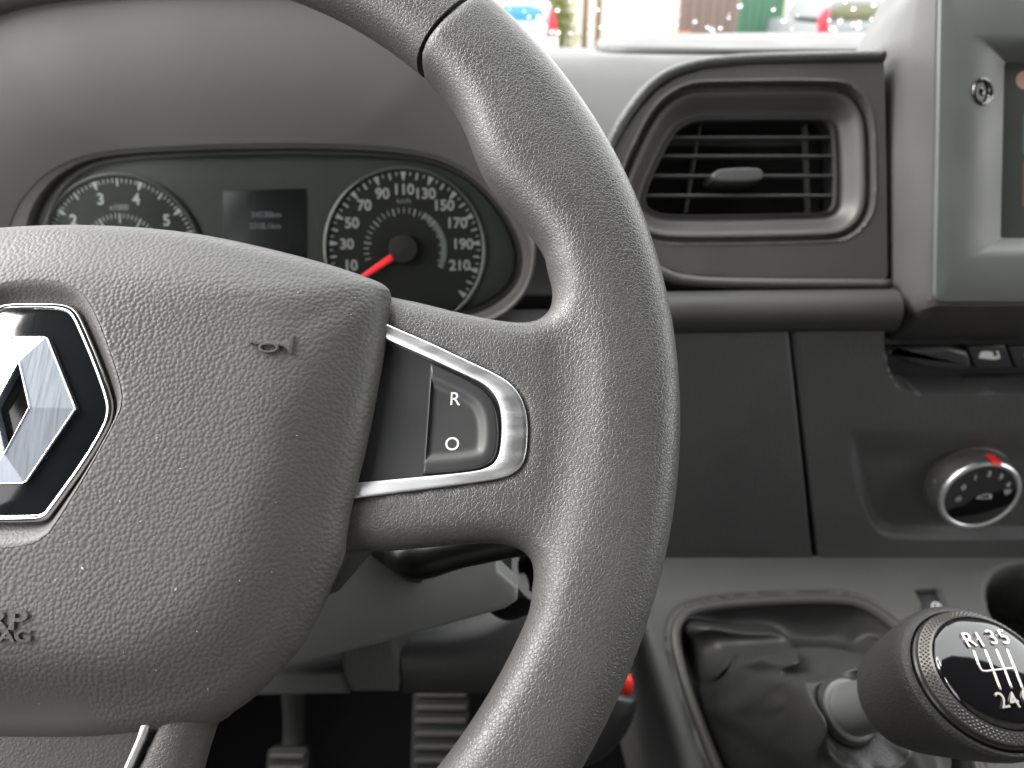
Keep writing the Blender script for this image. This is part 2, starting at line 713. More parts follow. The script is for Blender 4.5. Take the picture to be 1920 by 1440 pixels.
# ================================================================== the cab around the wheel (setting)
def cab_box(name, mat, *b):
    return struct(mesh(name, *box(*b), mat, fr=CAB, smooth=False))


cab_box('cab_floor', M['carpet'], -640, 1400, -700, 900, -800, -780)
cab_box('firewall', M['carpet'], -640, 1400, 880, 900, -780, -90)
cab_box('ceiling', M['liner'], -640, 1400, -700, 330, 600, 620)
cab_box('bulkhead', M['bulkhead'], -640, 1400, -700, -680, -780, 600)
for nm, xa, xb in (('wall_left', -640, -615), ('wall_right', 1350, 1375)):
    parts = [box(xa, xb, -680, 880, -780, -100), box(xa, xb, -680, -500, -100, 600), box(xa, xb, -500, 330, 500, 600)]
    struct(mesh(nm, *join(parts), M['door'], fr=CAB, smooth=False))

# ================================================================== dashboard body
dash = thing('dashboard', CAB, 'dark grey moulded van dashboard behind the steering wheel', 'dashboard')
prof = [(872, -75), (850, -49), (600, -41), (578, -42), (540, -60), (489, -94), (482, -128), (476, -160), (462, -178), (446, -186), (438, -190), (440, -196)]
prof = chaikin(prof, 3, closed=False)
xv, xw = at(1150, 300, 460)[0], at(1420, 120, 500)[0]
xe = np.interp(prof[:, 1], [-190, -100, -62, -41], [xv, xv, xw, xw])        # the pad ends along the slanting edge of the vent panel
V, F = ringloft([np.column_stack([np.full(len(prof), x), prof]) for x in (-600, -300, 0)] + [np.column_stack([xe, prof])], closed=False)
mesh('top_pad', V, F, M['dash'], dash, sharp=None)
prof2 = chaikin([(872, -75), (850, -49), (600, -41), (540, -40), (534, -60), (530, -150), (480, -190), (430, -192)], 2, closed=False)
xs2 = np.interp(prof2[:, 1], [-80, -60], [xv, xw])
V, F = ringloft([np.column_stack([xs2, prof2])] + [np.column_stack([np.full(len(prof2), x), prof2]) for x in (400, 800, 1340)], closed=False)
mesh('top_pad', V, F, M['dash'], dash, sharp=None)
# raised rear shelf of the dash top, seen as a second pale edge under the windscreen
xa = at(1096, 100, 640)[0]
V, F = slab(chaikin([(xa, 640), (xa + 40, 612), (xa + 110, 600), (900, 596), (900, 845), (xa + 30, 845)], 2), -60, -37, 4, 4)
mesh('rear_shelf', V, F, M['dash'], dash, sharp=50)

# ---- lower panels (vertical)
LP = Frame(at(1500, 620, 460), 0)                     # the lower dash face
yL = LP.O[1]
gapT, gapB = LP.pix(1481, 618), LP.pix(1531, 1048)
zt, zb = gapT[1] + 1, LP.pix(1500, 1052)[1] - 4
left = [(-860, zb), (gapB[0] - .8, zb), (gapT[0] - .6, zt), (-860, zt)]
V, F = slab(left, -30, 0, 3, 4)
mesh('knee_panel', V, F, M['dash_dark'], dash, sharp=50)
# centre panel: a height field with two pockets
pocket = LP.pts([(1583, 770), (1597, 840), (1612, 920), (1632, 978), (1655, 1002), (1700, 1010), (2400, 1006), (2400, 600), (1700, 690)])
pocket = chaikin(pocket, 2)
tray = chaikin(LP.pts([(1655, 560), (1662, 640), (1668, 690), (1690, 728), (1730, 737), (1830, 735), (2400, 722), (2400, 560)]), 2)
ncol, nrow = 190, 130
uu = np.linspace(0, 1, ncol)
vv = np.linspace(0, 1, nrow)
rows = []
for t in vv:
    v = zb + (zt - zb) * t
    u0 = gapB[0] + (gapT[0] - gapB[0]) * (v - gapB[1]) / (gapT[1] - gapB[1]) + 1.0
    rows.append(np.column_stack([u0 + (330 - u0 + 60) * uu ** 1.25, np.full(ncol, v)]))
G = np.vstack(rows)
dp = sdf(pocket, G[:, 0], G[:, 1])
dt = sdf(tray, G[:, 0], G[:, 1])
vfade = sstep(LP.pix(1600, 800)[1], LP.pix(1600, 880)[1], G[:, 1])
W = -7.0 * sstep(2.0, -5.0, dp) * vfade - 22 * sstep(0.8, -0.8, dt)
edge = G[:, 0] - np.repeat([r[0, 0] for r in rows], ncol)
W -= 3.0 * (1 - np.sqrt(1 - (1 - np.clip(edge / 4, 0, 1)) ** 2))
F = [(r * ncol + c, r * ncol + c + 1, (r + 1) * ncol + c + 1, (r + 1) * ncol + c) for r in range(nrow - 1) for c in range(ncol - 1)]
Vc = np.array([LP.pos(u, v, w) for (u, v), w in zip(G, W)])
# sides going back so the gap reads dark
back = np.array([LP.pos(r[0, 0], r[0, 1], -30) for r in rows])
n0 = len(Vc)
F += [(r * ncol, (r + 1) * ncol, n0 + r + 1, n0 + r) for r in range(nrow - 1)]
mesh('centre_panel', np.vstack([Vc, back]), F, M['dash_dark'], dash, sharp=60)
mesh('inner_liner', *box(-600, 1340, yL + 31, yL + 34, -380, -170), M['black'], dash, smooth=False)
for o in dash.children:
    pass
# the knee panel was traced in its own frame: bring it into cab axes
kp = [o for o in dash.children if o.name == 'knee_panel'][0]
kp.matrix_local = Matrix.Translation((0, 0, -CAM_H)) @ LP.matrix()

# ---- binnacle hood over the instruments
CL = Frame(at(759, 468, 460), 18)
open_px = [(18, 410), (55, 350), (110, 307), (180, 284), (300, 274), (500, 267), (700, 271), (800, 284), (870, 309), (930, 358),
           (982, 428), (1001, 480), (992, 530), (955, 578), (900, 606), (780, 622), (500, 628), (160, 620), (40, 570), (5, 490)]
lip_px = [(-330, 430, 440), (-270, 240, 442), (-140, 68, 444), (0, -4, 445), (150, -28, 446), (300, -40, 446), (470, -44, 446), (640, -36, 446),
          (790, -8, 446), (885, 48, 447), (950, 150, 448), (984, 280, 448), (1000, 390, 450), (1003, 470, 452), (994, 535, 454), (956, 582, 456),
          (900, 610, 458), (780, 626, 460), (500, 632, 460), (160, 626, 456), (-120, 600, 444), (-290, 530, 440)]
A2 = resample(chaikin(CL.pts(open_px, 4), 2), 160)
B3 = np.array([at(*p) for p in lip_px])
B3 = resample(chaikin(B3, 2), 160)
A3 = np.array([CL.pos(u, v, 4) for u, v in A2])
# align starting points by direction around the centre
def ang(P, c):
    q = CL.loc(P) - np.array([*c, 0])
    return np.arctan2(q[:, 1], q[:, 0])
cc = CL.pix(480, 450)
th = np.linspace(-math.pi, math.pi, 160, endpoint=False)
def byangle(P):
    q = CL.loc(P)
    a = np.arctan2(q[:, 1] - cc[1], q[:, 0] - cc[0])
    o = np.argsort(a)
    a, Pq = a[o], P[o]
    a = np.r_[a - 2 * math.pi, a, a + 2 * math.pi]
    Pq = np.vstack([Pq, Pq, Pq])
    return np.stack([np.interp(th, a, Pq[:, k]) for k in range(3)], 1)
A3, B3 = byangle(A3), byangle(B3)
rings = []
for s in np.linspace(0, 1, 26):
    e = s ** 0.8
    Pm = A3 + (B3 - A3) * s
    Pm[:, 1] -= 7 * math.sin(math.pi * s) * np.clip((B3[:, 2] - A3[:, 2]) / 60, 0, 1)
    rings.append(Pm)
V, F = ringloft(rings)
hood = mesh('instrument_hood', V, F, M['hood'], dash, sharp=None)
mesh('hood_lip', *tube(B3, np.interp(B3[:, 2], [-120, -40], [1.2, 9.0]), 12, closed=True, up=(0, 1, 0.3)), M['hood'], hood, sharp=None)
C3 = B3.copy()
C3[:, 1] += (600 - B3[:, 1])
C3[:, 2] = np.where(B3[:, 2] > -60, np.minimum(B3[:, 2], -52), B3[:, 2])
C3[:, 0] = cc[0] + CL.O[0] + (C3[:, 0] - cc[0] - CL.O[0]) * 0.97
rings = []
for s in np.linspace(0, 1, 14):
    Pm = B3 + (C3 - B3) * s
    Pm[:, 2] += np.where(B3[:, 2] > -60, 5.5 + 12 * math.sin(math.pi * min(1, s * 1.1)) * (1 - s), 0)
    rings.append(Pm)
V, F = ringloft(rings)
mesh('hood_skin', V, F, M['hood'], hood, sharp=None)

# ================================================================== instrument cluster
clu = thing('instrument_cluster', CL, 'dim instrument cluster with two round dials and a small display', 'instrument cluster')
face_px = [(85, 420), (110, 360), (150, 322), (205, 302), (350, 293), (600, 290), (760, 297), (835, 314), (895, 352), (945, 415), (968, 480),
           (957, 530), (920, 562), (860, 585), (700, 600), (400, 604), (180, 595), (100, 530)]
facep = chaikin(CL.pts(face_px, -2), 2)
facep = resample(facep, 140)
openp = resample(chaikin(CL.pts(open_px, 4), 2), 140)
fo, fi = match(openp, facep, CL.pix(500, 450), 150)
mesh('surround', *ringloft([lift(fo, 3.5), lift(fi + (fo - fi) * 0.55, 2.5), lift(fi + (fo - fi) * 0.45, -4), lift(fi + (fo - fi) * .12, -4.5), lift(fi, -1.5), lift(fi * 1.0, -7)]), M['vent'], clu, sharp=40)
mesh('face_plate', *slab(offset(ccw(facep), 1.5), -12, -6, 0.5), M['cluster'], clu)


def dial(name, cx, cy, r, title, title_dy):
    f = Frame(CL.pos(*CL.pix(cx, cy, -5), -5), 18)
    d = bpy.data.objects.new(name, None)
    link(d, clu)
    u, v = CL.pix(cx, cy, -5)
    d.location = (u * .001, v * .001, -.005)
    mesh('dial_plate', *lathe([(0.01, -.5), (r * 0.965, -.5), (r * 1.0, 1.4)], 96), M['dial'], d)
    mesh('dial_ring', *lathe([(r * .985, -.6), (r * .985, 1.8), (r * 1.0, 2.2), (r * 1.02, 1.8), (r * 1.02, -.6)], 96), M['ring'], d)
    return d


def tick(r0, r1, a, w0, w1=None):
    w1 = w0 if w1 is None else w1
    t = np.array([math.sin(a), math.cos(a)])
    n = np.array([t[1], -t[0]])
    return np.array([[*(t * r0 - n * w0 / 2), 0], [*(t * r0 + n * w0 / 2), 0], [*(t * r1 + n * w1 / 2), 0], [*(t * r1 - n * w1 / 2), 0]]), [(0, 1, 2, 3)]


pxmm = 460 / FPX
rd = 150 * pxmm
sp = dial('speedometer', 759, 468, rd, 'km/h', 0)
T = []
for i in range(0, 47):
    kmh = i * 5
    a = R((kmh - 110) * 21.25 / 20)
    if kmh % 20 == 10:
        T.append(tick(rd * .955, rd * .85, a, 3.4, 0.7))
    elif kmh % 10 == 0:
        T.append(tick(rd * .955, rd * .87, a, 1.1))
    else:
        T.append(tick(rd * .955, rd * .91, a, 0.7))
for i in range(0, 29):
    a = R(-112 + i * 8)
    if 70 > i * 8 - 112 > -112:
        T.append(tick(rd * .52, rd * (.45 if i % 4 else .43), a, 0.5 if i % 4 else 0.8))
for i in range(34):
    a = R(30 + i * 2.6)
    T.append(tick(rd * .53, rd * (.46 if i % 5 else .43), a, 0.45))
V, F = join(T)
o = mesh('tick_marks', V, F, M['print'], sp, smooth=False)
o.location = (0, 0, -.0001)
for kmh in range(10, 211, 20):
    a = R((kmh - 110) * 21.25 / 20)
    rr = rd * (.735 if kmh not in (10, 210) else .72)
    text('numeral', str(kmh), 6.0, rr * math.sin(a) * 1.0, rr * math.cos(a), -.1, M['print'], sp, bold=.2)
text('unit_lettering', 'km/h', 3.0, 0, rd * .60, -.1, M['print_dim'], sp)
nd = R(-123)
tip = np.array([math.sin(nd), math.cos(nd)])
nrm = np.array([tip[1], -tip[0]])
P = [tip * 8 - nrm * 1.9, tip * 8 + nrm * 1.9, tip * 40 + nrm * 1.0, tip * 40 - nrm * 1.0]
mesh('needle', *slab(P, 4.5, 6.5, .4), M['needle'], sp)
mesh('needle_hub', *lathe([(9, 0), (8.6, 6), (7.5, 8), (0.01, 8.4)], 48), M['stalk'], sp)

ta = dial('tachometer', 230, 480, rd, 'x1000', 0)
T = []
for i in range(0, 71):
    t = i / 10
    a = R((t - 3.5) * 35.5)
    if i % 10 == 0:
        T.append(tick(rd * .955, rd * .85, a, 3.4, 0.7))
    elif i % 5 == 0:
        T.append(tick(rd * .955, rd * .86, a, 1.1))
    else:
        T.append(tick(rd * .955, rd * .90, a, 0.6))
for i in range(31):
    a = R(-90 + i * 6)
    T.append(tick(rd * .53, rd * (.47 if i % 5 else .41), a, 0.5 if i % 5 else 1.0))
V, F = join(T)
o = mesh('tick_marks', V, F, M['print'], ta, smooth=False)
o.location = (0, 0, -.0001)
for n in range(0, 8):
    a = R((n - 3.5) * 35.5)
    text('numeral', str(n), 6.4, rd * .73 * math.sin(a), rd * .73 * math.cos(a), -.1, M['print'], ta, bold=.22)
text('unit_lettering', 'x1000', 3.2, 0, rd * .60, -.1, M['print_dim'], ta, bold=.05)
dpx = CL.pts([(418, 358), (574, 353), (576, 530), (418, 530)], -5.5)
disp = mesh('display', *slab(dpx, -9, -5.4, .2), M['lcd'], clu)
text('readout', '34530km', 3.4, *CL.pix(499, 403, -5.2), -5.2, M['lcd_text'], disp)
text('readout', '2318.1km', 3.4, *CL.pix(497, 424, -5.2), -5.2, M['lcd_text'], disp)

mesh('cover_glass', *slab(offset(ccw(facep), .5), .4, 1.2, .2, 1), glass_cover, clu)

# ================================================================== air vent panel
VF = Frame(at(1390, 310, 460), 24)
vent = thing('air_vent', VF, 'dark air vent with thin slats beside the screen', 'air vent')
panel_px = [(1658, 117), (1500, 119), (1400, 122), (1320, 130), (1270, 145), (1232, 170), (1200, 205), (1172, 245), (1150, 285), (1136, 330),
            (1138, 390), (1162, 440), (1205, 475), (1240, 500), (1290, 514), (1400, 519), (1664, 522), (1662, 320)]
open_v = [(1296, 226), (1320, 223), (1540, 221), (1557, 226), (1567, 245), (1570, 375), (1562, 393), (1545, 399), (1260, 404), (1225, 396),
          (1209, 380), (1214, 355), (1240, 295), (1268, 243)]
pan = np.array(VF.pts(panel_px))
opn = chaikin(VF.pts(open_v, -10), 2)
cv = VF.pix(1400, 315)
po, pi_ = match(pan, opn, cv, 220)
rings = []
ss = np.r_[np.linspace(0, .55, 56), np.linspace(.56, 1, 20)]
for s in ss:
    Q = pi_ + (po - pi_) * s
    d = sdf(opn, Q[:, 0], Q[:, 1])
    w = -13 + 9.5 * sstep(2.4, 14.0, d) + 2.0 * sstep(1.8, .2, d)
    w += 3.5 * sstep(17.8, 18.6, d)
    w -= 3.2 * sstep(14.6, 15.4, d) * sstep(18.6, 17.8, d)
    w += 0.5 * np.exp(-((d - 19.2) / .7) ** 2)
    rings.append(lift(Q, w))
sides = [lift(pi_, -16)] + rings + [lift(po, -1.0), lift(offset(po, 0.2), -60)]
V, F = ringloft(sides)
mesh('vent_panel', V, F, M['vent'], vent, sharp=32)
ob = offset(ccw(opn), 8)
mesh('vent_duct', *ringloft([lift(ccw(opn), -15.5), lift(offset(ccw(opn), 1), -58), lift(opn.mean(0) + (ccw(opn) - opn.mean(0)) * .02, -59)], cap1=True), M['black'], vent)
# slats, clipped to the opening
def span(y, w):
    P = opn
    xs_ = []
    for i in range(len(P)):
        a, b = P[i], P[(i + 1) % len(P)]
        if (a[1] > y) != (b[1] > y):
            xs_.append(a[0] + (y - a[1]) / (b[1] - a[1]) * (b[0] - a[0]))
    return min(xs_), max(xs_)
for py in (258, 293, 330, 367):
    y = VF.pix(1400, py, -17)[1]
    x0, x1 = span(y, 0)
    V, F = slab(rrect(x0 - 1, x1 + 1, y - .75, y + .75, .7, 3), -21, -15.5, .6, 3)
    mesh('slat', V, F, M['slat'], vent)
for xa_, xb_ in ((1313, 1286), (1510, 1516)):
    a = VF.pix(xa_, 232, -26)
    b = VF.pix(xb_, 398, -26)
    q = [(a[0] - .6, a[1]), (b[0] - .6, b[1]), (b[0] + .6, b[1]), (a[0] + .6, a[1])]
    mesh('vane', *slab(q, -31, -24, .4, 2), M['slat'], vent)
tp = chaikin(VF.pts([(1332, 336), (1338, 322), (1355, 316), (1418, 314), (1430, 322), (1432, 333), (1420, 341), (1350, 343)], -12), 1)
mesh('adjuster_tab', *slab(tp, -32, -10, 1.6, 4), M['slat'], vent)
# padded roll that runs round the panel, ledge below it and the rounded bar under that
rl = offset(ccw(pan), 2.6)
path_px = [(1658, 105), (1500, 108), (1390, 111), (1310, 119), (1258, 135), (1220, 160), (1188, 197), (1160, 240), (1139, 282), (1125, 330), (1126, 395), (1152, 448)]
pr = chaikin(VF.pts(path_px, -1), 2, closed=False)
mesh('padded_roll', *tube(lift(pr, -3.2), 3.7, 14, flat=1.5, up=(0, 0, 1)), M['roll'], vent, sharp=None)
pl = chaikin(VF.pts([(1150, 440), (1180, 466), (1212, 492), (1245, 515), (1290, 528), (1400, 532), (1666, 534)], 2), 2, closed=False)
mesh('ledge', *tube(lift(pl, 1.5), 3.6, 14, flat=1.4), M['vent'], vent, sharp=None)
pb = VF.pts([(1100, 590), (1300, 586), (1668, 582)], 0)
mesh('lower_bar', *tube(lift(chaikin(pb, 1, closed=False), 3), 12.6, 28, flat=1.1), M['bar'], vent, sharp=60)
# walls that carry the roll back to the dash top
wl = chaikin(VF.pts([(1662, 103), (1390, 109), (1310, 117), (1256, 134), (1217, 161), (1157, 243), (1137, 285), (1124, 335), (1126, 400), (1154, 450), (1240, 545), (1664, 562)]), 1)
mesh('panel_back', *ringloft([lift(wl, -2.5), lift(wl, -70)]), M['dash'], vent)

# ================================================================== screen unit
SF = Frame(at(1800, 300, 425), 25)
scr = thing('touchscreen', SF, 'grey framed touchscreen unit standing proud of the dashboard centre', 'touchscreen')
def bez(px0, px1, py0, py1, w, r):
    a = SF.pix(px0, py1, w)
    b = SF.pix(px1, py0, w)
    return rrect(a[0], b[0], a[1], b[1], r)
o0 = bez(1752, 2420, -60, 568, 0, 6)
i0 = bez(1800, 2360, 62, 486, 0, 5)
i1 = bez(1886, 2310, 118, 446, -8, 2)
i1 = np.array(rrect(SF.pix(1878, 446, -8)[0], SF.pix(2300, 446, -8)[0], SF.pix(1880, 446, -8)[1], SF.pix(1880, 116, -8)[1], 1.5))
rings = [lift(offset(o0, -.2), -6), lift(o0, -1.2), lift(offset(o0, -.5), -.3), lift(offset(o0, -1.2), 0)]
for k in range(13):
    s = k / 12
    Q = i0 + (i1 - i0) * s
    rings.append(lift(Q, -9 * (1 - math.cos(s * math.pi / 2))))
rings.append(lift(i1, -11))
mesh('bezel', *ringloft(rings), M['bezel'], scr, sharp=40)
sc = mesh('screen', *slab(offset(i1, 2), -14, -9.6, .2), M['screen'], scr)
for (px, py, s, c) in ((1922, 150, 9, (.25, .15, .11)), ):
    mesh('icon', *[np.array(q) if i == 0 else q for i, q in enumerate(lathe([(0.01, 0), (5.2, 0)], 24))], principled('icon_orange', c, .5, emit=c, estr=.05), sc).location = tuple(np.array([*SF.pix(1922, 150, -9.4), -9.4]) * .001)
for py0, py1, c in ((210, 290, (.03, .07, .07)), (300, 390, (.08, .05, .04))):
    a, b = SF.pix(1917, py1, -9.4), SF.pix(1990, py0, -9.4)
    mesh('icon', *slab(rrect(a[0], b[0], a[1], b[1], 2), -9.55, -9.4, .02, 1), principled('icon_tile', c, .5, emit=c, estr=.03), sc)
bt = Frame(SF.pos(*SF.pix(1841, 172, -1.5), -1.5), 25)
V, F = lathe([(8.6, -4), (8.6, .3), (8.0, 1.4), (7.0, 1.7), (6.0, 1.0), (5.4, .2), (3.4, -.2), (2.6, .5), (1.2, .9), (.01, .9)], 48)
bo = mesh('round_button', V, F, M['piano'], scr)
bo.location = tuple(np.array([*SF.pix(1841, 172, -2), -2]) * .001)
bo.rotation_euler = (0, R(12), 0)
bo.scale = (.80, .9, .9)
# housing: from bezel edge back to the dash face
h0 = bez(1744, 2430, -66, 574, -3, 6)
h1 = bez(1733, 2440, -70, 584, -12, 7)
b3 = [at(1652, 92, 470), at(1650, 300, 470), at(1664, 560, 470), at(1668, 640, 478), at(2500, 640, 478), at(2500, -80, 470), at(1740, -80, 470)]
H1 = np.array([SF.pos(u, v, -12) for u, v in h1])
n_h = 180
H0r = resample(lift(h0, -3), n_h)
H1r = resample(lift(h1, -12), n_h)
b_l = SF.loc(np.array(b3))
c_h = SF.pix(2080, 250)
th_h = np.linspace(0, 2 * math.pi, n_h, endpoint=False)
def star3(P):
    P = np.asarray(P)
    Q = np.vstack([P, P[:1]])
    D = []
    for a, b in zip(Q[:-1], Q[1:]):
        for t in np.linspace(0, 1, 60, endpoint=False):
            D.append(a + (b - a) * t)
    D = np.array(D)
    a = np.arctan2(D[:, 1] - c_h[1], D[:, 0] - c_h[0]) % (2 * math.pi)
    o = np.argsort(a)
    a, D = a[o], D[o]
    a = np.r_[a - 2 * math.pi, a, a + 2 * math.pi]
    D = np.vstack([D, D, D])
    return np.stack([np.interp(th_h, a, D[:, k]) for k in range(3)], 1)
r0, r1, r2 = star3(lift(offset(ccw(h0), -3), -2)), star3(lift(h1, -12)), star3(b_l)
ra = star3(lift(h0, -3.2))
r3 = r2.copy(); r3[:, 2] -= 60
mid = r1 + (r2 - r1) * .35 + np.array([0, 0, -2.5])
V, F = ringloft([r0, ra, r1, r1 + (r2 - r1) * .33, mid, r2, r3])
mesh('housing', V, F, M['housing'], scr, sharp=28)

# ================================================================== switch strip below the screen
TF = Frame(LP.pos(*LP.pix(1800, 690), 0), 0)
sw = thing('switch_strip', TF, 'black row of small push switches below the touchscreen', 'switch strip')
bl = chaikin(TF.pts([(1668, 655), (1690, 675), (1730, 692), (1780, 697), (1828, 695), (1812, 648), (1670, 655)], -6), 1)
mesh('backing', *slab(TF.pts([(1650, 612), (1655, 735), (2300, 725), (2300, 600)], -20), -24, -19, .5), M['switch'], sw)
mesh('blank_cap', *slab(bl, -19, -6, 3.5, 5), M['switch'], sw)
for k in range(4):
    x = 1834 + k * 76
    a = TF.pts([(x - 19, 650), (x - 4, 692), (x + 66, 689), (x + 50, 647)], -7)
    b_ = mesh('push_switch', *slab(a, -19, -7, 1.2, 3), M['switch'], sw)
    if k < 2:
        c = np.mean([TF.pix(x + 16, 664, -6.8), TF.pix(x + 34, 662, -6.8)], axis=0)
        cx, cy = c
        if k == 0:
            seat = [(-7, -3), (-2, -3.6), (3, -4.2), (6.5, -3.2), (5, -1.4), (2.0, -2), (.5, 1.2), (-4, 1.6), (-7, 1)]
            o = mesh('icon', *slab(np.array(seat) + (cx, cy), -7, -6.8, .05, 1), M['white'], b_)
            lid = [(2.2, 1.8), (3.6, 1.8), (6.4, -2.6), (4.4, -1.6)]
            o = mesh('icon', *slab(np.array(lid) + (cx, cy), -7, -6.8, .05, 1), M['white'], b_)
        else:
            o = mesh('icon', *lathe([(3.0, 0), (4.2, 0), (4.2, .15), (3.0, .15), (3.0, 0)], 32), M['white'], b_)
            o.location = (cx * .001, cy * .001, -.0069)
mesh('slot', *slab(TF.pts([(1803, 703), (1803, 720), (2300, 708), (2300, 692)], -18), -19, -18.2, .2), M['black'], sw)

# ================================================================== climate knob
KF = Frame(LP.pos(*LP.pix(1812, 902, -7), -7), 0)
kn = thing('climate_knob', KF, 'round silver rimmed fan speed knob with a red pointer mark', 'knob')
mesh('knob_body', *lathe([(28.5, 0), (28.5, 3), (27.2, 3.6), (27.2, 6), (26.5, 10), (25.8, 13.5)], 96), principled('knob_grey', (.10, .097, .093), .4, metal=.4), kn, sharp=40)
mesh('chrome_rim', *lathe([(25.8, 13), (26.2, 14.6), (26.0, 16.6), (25.0, 17.9), (23.8, 18.0), (22.9, 17.2)], 96), M['satin'], kn, sharp=None)
mesh('knob_face', *lathe([(23.0, 17.1), (20, 16.4), (12, 15.6), (0.01, 15.3)], 96), M['piano'], kn, sharp=None)
for s, px, py in (('0', 1807, 914), ('1', 1829, 896), ('2', 1855, 889), ('3', 1877, 894), ('4', 1890, 909)):
    text('numeral', s, 3.8, *KF.pix(px, py, 16.7), 16.7, M['white'], kn, bold=.05)
cx, cy = KF.pix(1797, 936, 16.8)
for k in range(6):
    a = k * math.pi / 3
    p = np.array([[cx + 2.2 * math.cos(a + q), cy + 2.2 * math.sin(a + q)] for q in (-.35, .35)])
    mesh('fan_icon', *slab([(cx, cy), tuple(p[0]), tuple(p[1])], 16.6, 16.8, .02, 1), M['print_dim'], kn)
cx, cy = KF.pix(1846, 932, 16.0)
car = np.array([(-5, -1.5), (-4.6, .2), (-2.4, .8), (-.5, 2.2), (4.2, 2.2), (5, .4), (5, -1.5)]) * .95
mesh('car_icon', *frame_ring(car + (cx, cy), car * .72 + (cx, cy), 15.5, 16.0, .02, 1), M['print'], kn)
cx, cy = KF.pix(1889, 923, 16.8)
fan = np.array([(-2.6, 1.6), (0, 2.2), (2.6, 1.6), (1.1, -1.8), (-1.1, -1.8)])
mesh('screen_icon', *slab(fan + (cx, cy), 16.5, 16.8, .02, 1), M['print_dim'], kn)
a = R(83)
pm = []
for r_, w_ in ((26.9, 6.2), (26.3, 11), (26.2, 13.6), (26.5, 15.6), (25.9, 17.4), (24.6, 18.3)):
    pm.append(np.array([[(r_ + .15) * math.cos(a + q), (r_ + .15) * math.sin(a + q), w_] for q in (-.13, -.065, 0, .065, .13)]))
mesh('pointer', *ringloft(pm, closed=False), M['red'], kn, sharp=None)
om = mesh('orange_dot', *lathe([(.01, .5), (.7, .4), (1.0, 0)], 16), principled('amber', (.6, .3, .12), .4), kn)
om.location = tuple(np.array([27.0 * math.cos(R(168)), 27.0 * math.sin(R(168)), 8.5]) * .001)
om.rotation_euler = (0, R(-90), 0)

# ================================================================== gear console
GF = Frame(LP.pos(*LP.pix(1500, 1046), 0), 68)
con = thing('gear_console', GF, 'grey sloping console panel under the climate controls', 'console')
ring_px = [(1360, 1500), (1318, 1400), (1284, 1310), (1262, 1235), (1256, 1190), (1262, 1158), (1290, 1133), (1400, 1119), (1560, 1113), (1618, 1122),
           (1680, 1160), (1745, 1230), (1800, 1320), (1850, 1440), (1870, 1560), (1800, 1640), (1560, 1660), (1430, 1620)]
ringp = resample(chaikin(GF.pts(ring_px), 2), 160)
cup = np.array(GF.pix(1960, 1150))
cupP = np.array([(cup[0] + 34 * math.cos(t), cup[1] + 34 * math.sin(t)) for t in np.linspace(0, 2 * math.pi, 48, endpoint=False)])
slot = np.array(GF.pts([(1719, 1106), (1763, 1105), (1786, 1160), (1738, 1160)]))
lx_t = GF.pix(1205, 1192)
lx_b = GF.pix(1278, 1440)
topv = 2.0
botv = GF.pix(1500, 1440)[1] - 130
def lx(v):
    return lx_t[0] + (lx_b[0] - lx_t[0]) * (v - lx_t[1]) / (lx_b[1] - lx_t[1])
ncol, nrow = 240, 200
rows = []
for t in np.linspace(0, 1, nrow):
    v = botv + (topv - botv) * t
    u0 = lx(v)
    rows.append(np.column_stack([np.linspace(u0, 420, ncol), np.full(ncol, v)]))
G = np.vstack(rows)
W = np.zeros(len(G))
dr = sdf(ringp, G[:, 0], G[:, 1])
W -= 30 * sstep(-1.5, -4.5, dr) + 2.2 * np.exp(-((dr - 2.2) / 1.1) ** 2)
W -= 60 * sstep(1.2, -1.2, sdf(cupP, G[:, 0], G[:, 1])) + 2.0 * sstep(5, 0, sdf(cupP, G[:, 0], G[:, 1]))
W -= 9 * sstep(.5, -.5, sdf(slot, G[:, 0], G[:, 1]))
e = G[:, 0] - np.repeat([r[0, 0] for r in rows], ncol)
W -= 8 * (1 - np.sqrt(1 - (1 - np.clip(e / 9, 0, 1)) ** 2))
F = [(r * ncol + c, r * ncol + c + 1, (r + 1) * ncol + c + 1, (r + 1) * ncol + c) for r in range(nrow - 1) for c in range(ncol - 1)]
V = np.column_stack([G, W])
sidev = np.array([(r[0, 0] + 1, r[0, 1], -180) for r in rows])
n0 = len(V)
F += [(r * ncol, (r + 1) * ncol, n0 + r + 1, n0 + r) for r in range(nrow - 1)]
mesh('console_panel', np.vstack([V, sidev]), F, M['dash_mid'], con, sharp=60)
sb = mesh('slot_switch', *slab(offset(ccw(slot), -.8), -9, -4.5, .6, 2), M['switch'], con)
cx, cy = GF.pix(1757, 1137, -4)
mesh('icon', *lathe([(2.4, 0), (3.4, 0), (3.4, .2), (2.4, .2), (2.4, 0)], 28), M['white'], sb).location = (cx * .001, cy * .001, -.0045)
mesh('icon', *slab(np.array([(-.6, -3), (.6, -3), (.6, 3), (-.6, 3)]) @ np.array([[.7, -.7], [.7, .7]]) + (cx, cy), -4.5, -4.25, .02, 1), M['white'], sb)
sb2 = np.array(ringp)
mesh('boot_frame', *tube(lift(offset(ccw(ringp), -3.2), -.5), 3.6, 12, closed=True, flat=1.0), M['vent'], con, sharp=None)

